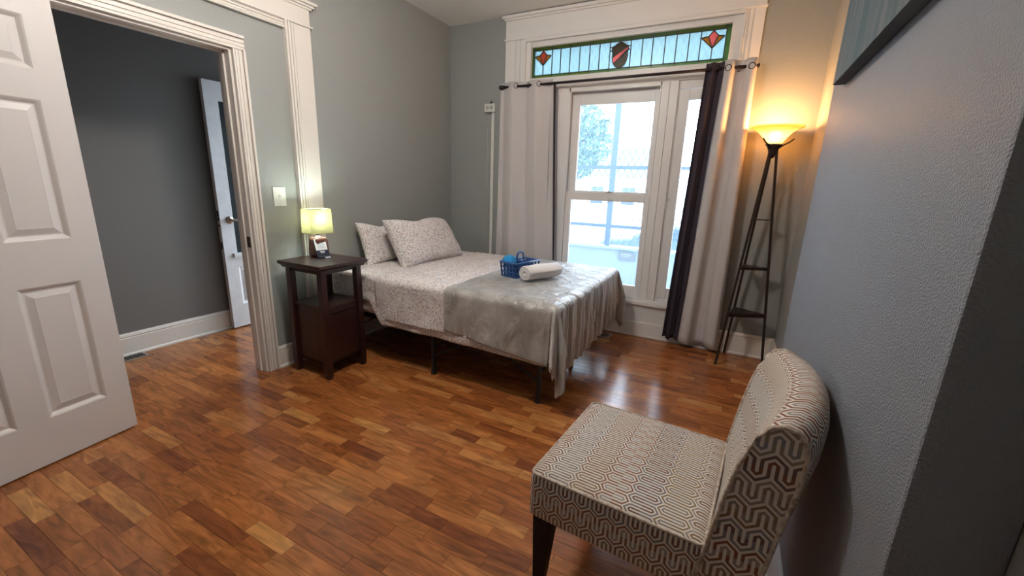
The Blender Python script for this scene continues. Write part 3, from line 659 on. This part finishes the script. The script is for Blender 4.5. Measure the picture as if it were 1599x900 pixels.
def drape(name, label, m, x0, x1, hangN, hangF, hangB, dz, flare, amp, seed, cat, bx1=BX1+.012, off=.01, far=None, nx=150, ny=170, frn=None):
    """cloth over the mattress: x0..x1 along the bed on top; hangs over near (y-), far (y+) sides and, if hangF, over the foot"""
    yn, yf = BY0-off, BY1+off; org = Vector(((x0+min(x1, bx1))/2, (yn+yf)/2, BT)); R = .045
    t = tag(bpy.data.objects.new(name, None), label, cat); 
    S0, S1 = -hangN, (yf-yn)+hangB
    L0, L1 = 0, (bx1-x0)+hangF if hangF else x1-x0
    def fall(d):   # distance past edge -> (outward, down)
        if d <= 0: return 0, 0
        a = min(d/R, PI/2); o_, dn = R*math.sin(a), R*(1-math.cos(a))
        if d > R*PI/2: dn += d-R*PI/2
        return o_, dn
    def fn(u, v):
        px = x0+(L0+(L1-L0)*u); sy = S0+(S1-S0)*v; hn = 0
        ex = max(0, px-(bx1-R)); ey = max(0, R-sy) if sy < R else 0; ey2 = max(0, sy-((yf-yn)-R))
        z = BT+dz; cxx = min(px, bx1-R); cyy = yn+min(max(sy, R), (yf-yn)-R)
        eyy = max(ey, ey2); sg = -1 if ey > 0 else 1
        w = .0035*noise.noise(Vector((px*5, sy*9, seed)))+.006*noise.noise(Vector((px*2.2, sy*2.5, seed+3)))
        if ex > 0 and eyy > 0:
            r = math.hypot(ex, eyy); th = math.atan2(eyy, ex); o_, dn = fall(r)
            k = min(1, dn/.25); fold = k*(flare*math.sin(th*2)+.030*math.sin(th*10+seed)+.012*math.sin(th*17))
            o_ += max(fold, -.02)
            cxx += o_*math.cos(th); cyy += sg*o_*math.sin(th); z -= dn
        elif ex > 0 or eyy > 0:
            if ex > 0:
                o_, dn = fall(ex); k = min(1, max(0, dn)/.3)
                rp = amp*(math.sin(sy*36+3*noise.noise(Vector((sy*4, 0, seed))))+.55*math.sin(sy*83+4*noise.noise(Vector((sy*5, 1, seed)))+dn*6))*k
                o_ += .012*k+rp+.010*k*noise.noise(Vector((sy*9, dn*4, seed))); cxx += o_; z -= dn
            else:
                o_, dn = fall(eyy); k = min(1, dn/.3)
                rp = amp*.35*(math.sin(px*21+seed)+.7*math.sin(px*37+2*seed))*k+.012*k*noise.noise(Vector((px*4, dn*5, seed+5)))
                o_ += .006*k+rp+(.006*abs(math.sin(px*9+dn*10+seed))**6*k); cyy += sg*o_; z -= dn*(1+.0*px)
                z -= 0 if frn is None else 0
            z += w*.3
        else: z += w+.002
        if frn and ey > 0 and ex <= 0: z += frn(px, dn if eyy > 0 else 0)
        return (cxx-org.x, cyy-org.y, max(z, .012)-org.z)
    b = MB(); b.grid(fn, nx, ny); bpy.data.objects.remove(t)
    o = b.build(name, m, None, True, solid=.0025 if m == 'velvet' else .002); o.location = org
    return tag(o, label, cat)
# flat sheet over most of the mattress
drape('bed_sheet', 'small floral top sheet covering the bed and hanging below the grey blanket', 'floral', -2.68, 0, .325, .26, .22, .003, .03, .003, 2.0, 'sheet', off=.006,
      frn=lambda x, d: d/.31*(.145*max(0, min(1, (-2.14-x)/.12))-.02*max(0, min(1, (x+1.6)/.7))))
drape('turned_sheet', 'folded floral sheet band hanging over the near bed side beside the blanket', 'floral', -2.19, -1.578, .285, 0, .1, .008, 0, .004, 5.0, 'sheet', off=.014, nx=60, ny=140)
drape('blanket', 'silky taupe grey blanket draped over the foot of the bed', 'velvet', -1.585, 0, .305, .42, .25, .012, .055, .011, 3.3, 'blanket', off=.021, bx1=BX1+.02, frn=lambda x, d: d/.28*(.035-.075*max(0, min(1, (x+1.58)/.75))))

def pillow(label, loc, rot, w, h, t, seed):
    def fn(side):
        def g(u, v):
            a, c = 2*u-1, 2*v-1
            pin = 1-.10*(a*a)*(1-c*c)*.0
            ex = (1-abs(a)**3.2)**.55 if abs(a) < 1 else 0; ez = (1-abs(c)**2.6)**.6 if abs(c) < 1 else 0
            x = a*w/2*(1-.05*(1-c*c)*0-.085*(1-abs(c)**2)*(abs(a)**4)); z = c*h/2*(1-.15*(1-abs(a)**2)*(abs(c)**4))-.03*math.exp(-((a-.25)/.3)**2)*max(0, c)-.05*max(0, -a)**3*max(0, c)
            y = side*t/2*(ex*ez)**.75 + .012*noise.noise(Vector((a*2.5, c*2.5, seed)))*(ex*ez) + .02*math.sin(a*2+seed)*(c)
            return (x, y, z)
        return g
    b = MB(); b.grid(fn(1), 36, 26); b.grid(fn(-1), 36, 26); bmesh.ops.remove_doubles(b.bm, verts=b.bm.verts, dist=1e-4)
    o = b.build('pillow', 'floral', None, True, sub=1); o.location = loc; o.rotation_euler = rot
    return tag(o, label, 'pillow')
# pillow faces +x (foot of the bed), long side along y
pillow('front floral pillow leaning upright on the other pillow', (-2.36, 2.91, .82), (math.radians(30), 0, math.radians(-90)), .82, .46, .20, 1)
pillow('rear floral pillow partly hidden against the wall', (-2.60, 2.74, .815), (math.radians(16), 0, math.radians(-90)), .68, .38, .13, 4)

# caddy on the bed
zt = BT+.020
cad = thing('shower_caddy', 'blue plastic shower caddy with handle standing on the bed', 'caddy', (-1.355, 2.76, zt), math.radians(-14))
b = MB(); L2, W2, H2 = .13, .075, .105
def latt(b, p0, p1, n, horizontal=4):
    p0, p1 = Vector(p0), Vector(p1); d = p1-p0; l = d.length; a = math.atan2(d.y, d.x)
    for i in range(n+1):
        q = p0+d*(i/n); b.taper((q.x*.9, q.y*.93, 0), .0045, .0045, (q.x, q.y, H2), .0045, .0045)
    for j in range(horizontal):
        z = H2*j/(horizontal-1); s = .9+.1*z/H2; t = .006 if j in (0, horizontal-1) else .004
        b.tube([(p0.x*s, p0.y*s, z), (p1.x*s, p1.y*s, z)], t, 6)
C4 = [(-W2, -L2), (W2, -L2), (W2, L2), (-W2, L2)]
for i in range(4):
    A, B = C4[i], C4[(i+1) % 4]; latt(b, (*A, 0), (*B, 0), 7 if i % 2 else 5)
b.box(-W2*.9, W2*.9, -L2*.92, L2*.92, 0, .006)
b.build('basket', 'blue', cad)
b = MB()
for i in range(4):
    A, B = C4[i], C4[(i+1) % 4]; b.tube([(A[0]*1.03, A[1]*1.03, H2), (B[0]*1.03, B[1]*1.03, H2)], .008, 8)
b.build('rim', 'blue', cad, True)
b = MB(); b.box(-.002, .002, -L2, L2, .004, H2); b.box(-W2, W2, -.002, .002, .004, H2); b.build('divider', 'blue', cad)
b = MB(); b.tube([(0, -.035, H2), (0, -.037, H2+.03), (0, -.030, H2+.055), (0, -.012, H2+.066), (0, .012, H2+.066), (0, .030, H2+.055), (0, .037, H2+.03), (0, .035, H2)], .008, 8); b.box(-.006, .006, -.042, .042, H2-.015, H2+.012); b.build('handle', 'blue', cad, True)
b = MB(); b.rbox(.10, .10, .09, .045, 14, warp=lambda p: p*(1+.16*noise.noise(p*30)))
o = b.build('bath_sponge', 'brightblue', None, True); o.location = (-1.408, 2.70, zt+.105); tag(o, 'bright blue bath sponge sitting in the caddy', 'sponge')
# rolled towel
tw = thing('rolled_towel', 'white rolled towel lying beside the blue caddy', 'towel', (-1.165, 2.72, zt+.054), math.radians(66))
LL = .155
b = MB()
turns = 3.1; n = 90; th = .0085
def spir(k, off=0):
    a = k/n*turns*2*PI; r = .010+.043*(k/n)
    return (1.18*(r+off)*math.cos(a+2.4), .95*(r+off)*math.sin(a+2.4))
for k in range(n):
    for o1, o2 in ((0, 0), (th, th)):
        p, q = spir(k, o1), spir(k+1, o2); nx_ = 8
        for i in range(nx_):
            xa, xb = -LL+2*LL*i/nx_, -LL+2*LL*(i+1)/nx_
            def sc(x, p): s = (1+.10*noise.noise(Vector((x*11, p[0]*16, p[1]*16))))*(1-.10*(abs(x)/LL)**4); return (x, p[0]*s, max(p[1]*s, -.050))
            b.face([sc(xa, p), sc(xb, p), sc(xb, q), sc(xa, q)])
    p, q, p2, q2 = spir(k), spir(k+1), spir(k, th), spir(k+1, th)
    for x in (-LL, LL):
        mid = (1.0, (p[0]+p2[0])/2, (p[1]+p2[1])/2)
        b.face([sc(x, p), sc(x, q), sc(x, q2), sc(x, p2)])
bmesh.ops.remove_doubles(b.bm, verts=b.bm.verts, dist=3e-4)
b.build('roll', 'towel', tw, True, solid=.003)

# ------------------------------------------------------------------ nightstand
TZ = .788
ns = thing('nightstand', 'tall dark espresso nightstand with open shelf and cabinet', 'nightstand', (-2.435, 1.915, 0))
fx, fy = .155, .148
for i, (sx, sy) in enumerate(((-1, -1), (1, -1), (1, 1), (-1, 1))):
    b = MB(); b.taper((sx*(fx), sy*fy, 0), .019, .019, (sx*(fx), sy*fy, .10), .022, .022); b.taper((sx*fx, sy*fy, .10), .022, .022, (sx*(fx-.004), sy*(fy-.004), TZ-.045), .021, .021); b.build('leg', 'darkwood', ns, bev=.002)
b = MB(); b.box(-.207, .207, -.197, .197, TZ-.022, TZ, bev=.004)
pr = [(-.207, -.197), (.207, -.197), (.207, .197), (-.207, .197)]
def cove(b, r0, r1, z0, z1):
    for i in range(4):
        A, B = pr[i], pr[(i+1) % 4]; f0, f1 = r0, r1
        b.face([(A[0]*f0, A[1]*f0, z0), (B[0]*f0, B[1]*f0, z0), (B[0]*f1, B[1]*f1, z1), (A[0]*f1, A[1]*f1, z1)])
cove(b, .88, .97, TZ-.042, TZ-.022); b.box(-.19, .19, -.18, .18, TZ-.042, TZ-.021); b.build('table_top', 'darkwood', ns)
b = MB(); b.box(-.155, .155, -.148, .148, TZ-.068, TZ-.042); b.build('apron', 'darkwood', ns, bev=.002)
b = MB(); b.box(-.158, .158, -.150, .150, .485, .502); b.build('shelf', 'darkwood', ns, bev=.002)
b = MB(); b.box(-.150, .146, -.144, -.134, .10, .485); b.box(-.150, .146, .134, .144, .10, .485); b.box(-.150, -.140, -.144, .144, .10, .485); b.box(-.150, .146, -.144, .144, .095, .107); b.build('cabinet', 'darkwood', ns)
b = MB(); b.box(.140, .156, -.126, .126, .115, .445, bev=.002); dn_ = b.build('door', 'darkwood', ns)
b = MB(); b.box(.154, .162, -.100, .100, .452, .460); b.box(.142, .155, -.126, .126, .449, .483); b.build('rail', 'darkwood', ns)
# lamp on nightstand
tl = thing('table_lamp', 'small lamp with square cream shade and brown wooden base', 'lamp', (-2.56, 1.985, TZ+.0005), math.radians(-8))
def wrp(p):
    k = 1-.16*max(0, (p.z+.07)/.14)**2; return Vector((p.x*k, p.y*k, p.z))
b = MB(); b.rbox(.105, .11, .135, .018, 10, (0, 0, .0675), wrp); b.build('base', 'lampbase', tl, True)
b = MB(); b.tube([(0, 0, .135), (0, 0, .19)], .010); b.lathe([(.022, .133), (.022, .14), (.010, .146)], n=16); b.build('socket', 'nickel', tl, True)
sw, sd, z0, z1 = .060, .083, .165, .328
b = MB()
for (a, c) in (((-sw, -sd), (sw, -sd)), ((sw, -sd), (sw, sd)), ((sw, sd), (-sw, sd)), ((-sw, sd), (-sw, -sd))):
    k = .93; b.face([(a[0], a[1], z0), (c[0], c[1], z0), (c[0]*k, c[1]*k, z1), (a[0]*k, a[1]*k, z1)])
bmesh.ops.remove_doubles(b.bm, verts=b.bm.verts, dist=1e-4); b.build('lamp_shade', 'shade_cloth', tl)
b = MB()
for z, k in ((z0, 1.005), (z1, .935)):
    b = MB(); b.tube([(-sw*k, -sd*k, z), (sw*k, -sd*k, z), (sw*k, sd*k, z), (-sw*k, sd*k, z)], .002, 6, closed=True)
    b.build('shade_wire', 'yellow', tl)
b = MB(); b.lathe([(0, .19), (.014, .195), (.024, .22), (.026, .24), (.018, .26), (0, .268)], n=16); b.build('bulb', 'bulb2', tl, True)
l = bpy.data.lights.new('table_lamp_light', 'POINT'); l.energy = 2.2; l.color = (.84, 1.0, .84); l.shadow_soft_size = .03
lo = bpy.data.objects.new('table_lamp_light', l); lo.parent = tl; lo.location = (0, 0, .27); COL.objects.link(lo)
# card leaning on lamp base
cd_ = thing('info_card', 'small white and navy card leaning against the lamp base', 'card', (-2.478, 1.955, TZ+.001), math.radians(-12))
tilt = rotm(math.radians(-22), 'Y')
def cpart(name, m, *q): b = MB(); b.box(*q); b.xf(tilt); return b.build(name, m, cd_)
cpart('card', 'paper', 0, .0015, -.04, .04, 0, .135)
cpart('card_band', 'navy', .0015, .0021, -.04, .04, .006, .055)
b = MB()
for i in range(5): b.box(.0015, .0022, -.028, .026-.006*(i % 2), .070+.011*i, .074+.011*i)
b.xf(tilt); b.build('text_lines', 'grey', cd_)
b = MB(); b.box(.0021, .0026, -.018, .018, .042, .047); b.box(.0021, .0026, -.012, .014, .034, .037); b.xf(tilt); b.build('band_text', 'paper', cd_)
b = MB(); b.box(0, .03, -.04, .04, 0, .012); b.build('foot', 'navy', cd_); b = MB(); b.box(.0302, .031, -.006, .034, .001, .011); b.build('foot_label', 'paper', cd_)

# ------------------------------------------------------------------ floor lamp
fl = thing('floor_lamp', 'dark bronze tripod shelf floor lamp with glowing glass bowl', 'lamp', (.183, 3.62, 0))
def Q(x, y, z): return Vector((x-.183, y-3.62, z))
feet = [(.036, 3.472), (.090, 3.775), (.362, 3.635)]
tops = [(.168, 3.605), (.178, 3.642), (.207, 3.628)]
def legpt(i, z): f = z/1.63; a, c = feet[i], tops[i]; return (a[0]+(c[0]-a[0])*f, a[1]+(c[1]-a[1])*f)
for i in range(3):
    b = MB(); b.taper(Q(*feet[i], 0), .009, .009, Q(*tops[i], 1.63), .009, .009); b.build('leg', 'bronze', fl, bev=.002)
for z, t, k in ((.388, .030, 1.02), (.755, .020, 1.02), (1.125, .006, 1.0)):
    b = MB(); pts = [legpt(i, z) for i in range(3)]; cx = sum(p[0] for p in pts)/3; cy = sum(p[1] for p in pts)/3
    pts = [((p[0]-cx)*k+cx-.183, (p[1]-cy)*k+cy-3.62) for p in pts]; b.prism(pts, 2, z, z+t); b.build('shelf', 'bronze', fl)
b = MB(); b.lathe([(0, 1.560), (.012, 1.565), (.024, 1.585), (.030, 1.615), (.040, 1.640), (.055, 1.654), (0, 1.654)], (.0, .0)); b.build('hub', 'bronze', fl, True)
for k in range(3):
    a = k*2*PI/3-.15; b = MB(); b.tube([(r*math.cos(a), r*math.sin(a), z) for r, z in ((.03, 1.630), (.062, 1.652), (.092, 1.668), (.118, 1.690))], [.007, .006, .0055, .005], 8); b.build('prong', 'bronze', fl, True)
b = MB(); b.lathe([(.040, 1.658), (.052, 1.668), (.066, 1.690), (.084, 1.715), (.106, 1.738), (.132, 1.754), (.158, 1.763), (.169, 1.768), (.169, 1.772), (.158, 1.771)], n=48); b.build('lamp_shade', 'shade_glass', fl, True, solid=.003)
b = MB(); b.lathe([(0, 1.690), (.018, 1.695), (.030, 1.715), (.030, 1.735), (.018, 1.75), (0, 1.755)], n=20); b.build('bulb', 'bulb', fl, True)
l = bpy.data.lights.new('floor_lamp_light', 'POINT'); l.energy = 7.5; l.color = (1.0, .47, .15); l.shadow_soft_size = .035
lo = bpy.data.objects.new('floor_lamp_light', l); lo.parent = fl; lo.location = (0, 0, 1.775); COL.objects.link(lo)

# ------------------------------------------------------------------ chair
ch = thing('slipper_chair', 'armless slipper chair in beige brown maze fabric', 'chair', (-.178, 1.30, 0), math.radians(-4.5))
def sw_(p):
    if p.z > .03: p = p+Vector((0, 0, .014*(1-(p.x/.26)**2)*(1-(p.y/.27)**2)))
    return p
b = MB(); b.rbox(.515, .545, .166, .020, 22, (0, 0, .375), sw_); so = b.build('seat', 'maze_side', ch, True)
so.data.materials.append(M['maze'])
for p in so.data.polygons:
    if p.normal.z > .75: p.material_index = 1
b = MB(); hx, hy, z = .2525, .2675, .4525
rc = []
for cx, cy, a0 in ((hx-.02, hy-.02, 0), (-hx+.02, hy-.02, 90), (-hx+.02, -hy+.02, 180), (hx-.02, -hy+.02, 270)):
    for k in range(5): a = math.radians(a0+k*22.5); rc.append((cx+.02*math.cos(a), cy+.02*math.sin(a), z))
b.tube(rc, .0045, 8, closed=True); b.build('piping', 'piping', ch, True)
prof = [(.236, .325), (.250, .42), (.262, .52), (.276, .62), (.292, .71), (.306, .765), (.322, .805), (.342, .829), (.366, .838), (.390, .832), (.408, .812), (.416, .775), (.414, .72), (.404, .64), (.392, .55), (.382, .46), (.372, .38), (.366, .30)]
arc = [0]
for A, B in zip(prof, prof[1:]): arc.append(arc[-1]+math.hypot(B[0]-A[0], B[1]-A[1]))
HB = .268
def backp(i, t):
    yy = (2*t-1)*HB; e = 1-(2*t-1)**2; x, z = prof[i]; f = i/(len(prof)-1)
    bul = .048*e*min(1, max(0, (z-.36)/.3)); zc = .018*e*max(0, (z-.6)/.24)
    cr_ = .012*(1-abs(2*t-1)**6)
    dirx = -1 if i < 8 else 1
    return (x+bul+dirx*cr_*.6, yy, z+zc)
nT = 24; b = MB(); V = [[b.bm.verts.new(backp(i, j/nT)) for j in range(nT+1)] for i in range(len(prof))]
for i in range(len(prof)-1):
    for j in range(nT):
        f = b.bm.faces.new((V[i][j], V[i+1][j], V[i+1][j+1], V[i][j+1]))
        for l_, (a, c) in zip(f.loops, ((i, j), (i+1, j), (i+1, j+1), (i, j+1))): l_[b.uv].uv = ((c/nT)*2*HB, arc[a]+.02)
b.bm.faces.new([V[0][j] for j in range(nT+1)]+[V[-1][j] for j in range(nT, -1, -1)])
b.build('backrest', 'maze', ch, True)
for s, t in ((-1, 0), (1, 1)):
    pts = [backp(i, t) for i in range(len(prof))]; b = MB(); A = [b.bm.verts.new((p[0], p[1]+s*.004, p[2])) for p in pts]; B = [b.bm.verts.new((p[0], p[1]-s*.004, p[2])) for p in pts]
    f = b.bm.faces.new(A)
    for l_ in f.loops: l_[b.uv].uv = (l_.vert.co.x+.012, l_.vert.co.z)
    for i in range(len(pts)-1): b.bm.faces.new((A[i], A[i+1], B[i+1], B[i]))
    b.build('side_panel', 'maze_panel', ch)
    b = MB(); b.tube([(p[0], p[1]+s*.003, p[2]) for p in pts], .0055, 8); b.build('piping', 'piping', ch, True)
for x, y, tx in ((-.212, -.225, -.012), (-.212, .225, -.012), (.29, -.222, .03), (.29, .222, .03)):
    b = MB(); b.taper((x+tx, y, 0), .018, .018, (x, y, .30), .034, .032); b.build('leg', 'legwood', ch, bev=.003)

# glowing globe added out of view above the frame to brighten the room
cl = thing('fill_light', 'unseen glowing globe added as fill light under the ceiling', 'fill light', (-1.30, 1.45, ZC))
b = MB(); b.lathe([(0, 0), (.07, 0), (.07, -.015), (.02, -.03), (.012, -.035), (.012, -.12), (.04, -.125), (.045, -.14), (0, -.14)]); b.build('fill_canopy', 'nickel', cl, True)
M['fill_glow'] = emis('fill_globe_glow', (1, .93, .86), 47)
b = MB(); b.lathe([(.0, -.135)]+[(.12*math.sin(a), -.25+.12*math.cos(a)) for a in [PI*k/12 for k in range(1, 12)]]+[(0, -.37)]); b.build('fill_globe', 'fill_glow', cl, True)

# ------------------------------------------------------------------ canvas picture
cv = thing('canvas_painting', 'grey teal abstract canvas high on the textured wall', 'painting', (XA-.0015, 1.46, 2.06))
b = MB(); b.box(-.036, 0, -.60, .60, -.335, .44, bev=.002); b.build('canvas_edge', 'canvas_side', cv)
b = MB(); b.box(-.0375, -.0355, -.599, .599, -.334, .439); b.build('painted_face', 'canvas', cv)

# ------------------------------------------------------------------ outside
b = MB(); b.box(-60, 60, 4.0, 120, -1.2, -1.05); tag(b.build('ground', 'ground'), 'pale street and pavement outside', 'ground', kind='structure')
b = MB(); b.box(-5, 2, 4.0, 4.75, -1.05, -.03); tag(b.build('porch_floor', 'porch'), 'pale porch deck outside the window', 'porch', kind='structure')
b = MB(); b.box(-5, 2, 4.60, 4.70, -.03, .665); b.box(-5, 2, 4.57, 4.73, .665, .69); tag(b.build('porch_parapet', 'porch'), 'low white porch wall seen through the lower pane', 'porch', kind='structure')
sg = thing('mounted_sign', 'small tan sign with arched top on the porch wall', 'sign', (-.965, 4.60, .60))
b = MB(); b.prism([(-.09, -.05), (.09, -.05), (.09, .02), (.05, .045), (-.02, .058), (-.09, .06)], 1, -.012, 0); b.build('plate', 'sign', sg)
b = MB(); b.box(-.07, .045, -.014, -.012, .010, .022); b.box(-.07, .03, -.014, -.012, -.008, 0); b.build('lettering', 'grey', sg)
sc_ = thing('security_screen', 'blue grey steel security screen on the porch wall', 'screen', (-1.2, 4.62, .69))
for x, w in ((0, .03), (1.25, .03), (-1.25, .03), (-2.5, .03)):
    b = MB(); b.box(x-w, x+w, -.015, .015, 0, 2.2); b.build('post', 'steel', sc_)
for z in (.20, .82, 2.18):
    b = MB(); b.box(-2.6, 2.4, -.012, .012, z, z+.035); b.build('rail', 'steel', sc_)
b = MB(); dx, dz_ = .034, .062; cu = bpy.data.curves.new('m', 'CURVE')
def seg(b, A, B, w=.0028):
    d = (Vector(B)-Vector(A)); n = Vector((-d.z, 0, d.x)).normalized()*w
    A, B = Vector(A), Vector(B); b.face([A-n, B-n, B+n, A+n])
zi = 0; z = 0.0
nx_ = int(2.6/dx); nz_ = int(2.1/dz_)
for j in range(nz_):
    for i in range(nx_):
        x = -1.0+i*dx*1.0; z = j*dz_; 
        if (i+j) % 2 == 0: seg(b, (x, -.014, z), (x+dx, -.014, z+dz_))
        else: seg(b, (x+dx, -.014, z), (x, -.014, z+dz_))
o = b.build('diamond_mesh', 'steel', sc_, solid=.003); o['kind'] = 'stuff'

def car(name, label, loc, rz, m, L_=4.4, H_=1.42, truck=False):
    c = thing(name, label, 'car', loc, rz)
    if truck: pr_ = [(-2.4, .35), (-2.4, 1.0), (-.5, 1.02), (-.4, 1.75), (.8, 1.78), (1.25, 1.15), (2.3, 1.05), (2.4, .35)]
    else: pr_ = [(-2.2, .3), (-2.2, .85), (-1.9, .95), (-1.35, 1.02), (-.8, 1.38), (-.1, H_), (.45, 1.36), (1.05, .98), (1.9, .88), (2.15, .7), (2.2, .3)]
    b = MB(); b.prism(pr_, 1, -.85, .85); b.build('body', m, c, bev=.06)
    b = MB()
    q = [(-.3, 1.1), (-.25, 1.65), (.7, 1.67), (1.0, 1.2)] if truck else [(-1.15, 1.03), (-.72, 1.31), (-.1, 1.35), (.4, 1.30), (.85, 1.0)]
    b.prism(q, 1, -.86, .86); b.build('side_glass', 'glassdark', c)
    for x in (-1.4, 1.4):
        for s in (-1, 1):
            b = MB(); b.lathe([(0, -.1), (.33, -.1), (.34, -.06), (.34, .06), (.33, .1), (0, .1)], n=20); b.xf(Matrix.Translation((x, s*.8, .33)) @ rotm(PI/2, 'X')); b.build('wheel', 'tyre', c, True)
car('parked_car', 'dark parked car seen through the lower right window pane', (-1.1, 12.6, -1.05), .05, 'carpaint')
car('pickup_truck', 'pale pickup truck parked beyond the porch at left', (-6.6, 13.5, -1.05), -.03, 'carpaint2', truck=True)
def tree(label, loc, h, r, seed, n=260):
    t = thing('street_tree', label, 'tree', loc)
    b = MB(); b.tube([(0, 0, 0), (.05, 0, h*.3), (-.05, .05, h*.6), (0, 0, h*.8)], [.2, .16, .12, .05], 8)
    rr = random.Random(seed)
    for k in range(6): a = rr.random()*6.28; b.tube([(0, 0, h*(.35+.06*k)), (r*.4*math.cos(a), r*.4*math.sin(a), h*(.5+.06*k)), (r*.75*math.cos(a), r*.75*math.sin(a), h*(.6+.06*k))], [.07, .05, .02], 6)
    b.build('trunk', 'bark', t, True)
    b = MB()
    for k in range(n*9):
        a, e, q = rr.random()*6.28, math.asin(2*rr.random()-1), r*rr.random()**.4
        p = Vector((q*math.cos(a)*math.cos(e), q*math.sin(a)*math.cos(e), h*.72+q*.9*math.sin(e)))
        s = .05+.06*rr.random(); n1 = Vector((rr.random()-.5, rr.random()-.5, rr.random()-.5)).normalized(); n2 = n1.orthogonal().normalized(); n3 = n1.cross(n2)
        b.face([p-n2*s, p-n3*s*.6, p+n2*s, p+n3*s*.6])
    o = b.build('foliage', 'leaf', t); o['kind'] = 'stuff'
tree('leafy street tree beyond the screen at left', (-5.9, 15.5, -1.05), 5.6, 1.7, 5, 700)
tree('slender street tree behind the dark car', (-9.3, 22, -1.05), 6.0, 2.2, 8)
hs = thing('house', 'pale house across the street', 'house', (-9, 34, -1.05))
b = MB(); b.box(-5, 4, 0, 8, 0, 3.2); b.build('wall', 'bldg', hs)
b = MB(); b.prism([(-.4, 3.2), (8.4, 3.2), (4, 5.6)], 0, -5.4, 4.4); b.build('roof', 'roof', hs)
for x in (-3.5, -1, 1.5): b = MB(); b.box(x-.5, x+.5, -.05, 0, 1, 2.3); b.build('window', 'glassdark', hs)

# pieces that belong to a part go one level deeper
SUB = {'prong': 'hub', 'shade_wire': 'lamp_shade', 'text_lines': 'card', 'band_text': 'card_band', 'foot_label': 'foot', 'fill_globe': 'fill_canopy', 'grommet': 'panel',
       'socket': 'box', 'toggle': 'plate', 'lettering': 'plate', 'side_panel': 'backrest', 'rim': 'basket', 'divider': 'basket', 'diamond_mesh': 'rail', 'bulb': 'socket', 'side_glass': 'body', 'finial': 'rod'}
for r in [o for o in COL.objects if o.type == 'EMPTY']:
    kids = list(r.children)
    for k in kids:
        want = SUB.get(k.name.split('.')[0])
        if not want or k.children: continue
        ps = [q for q in kids if q.name.split('.')[0] == want]
        if ps and ps[0].location.length < 1e-9 and k is not ps[0] and ps[0].parent == r: k.parent = ps[0]
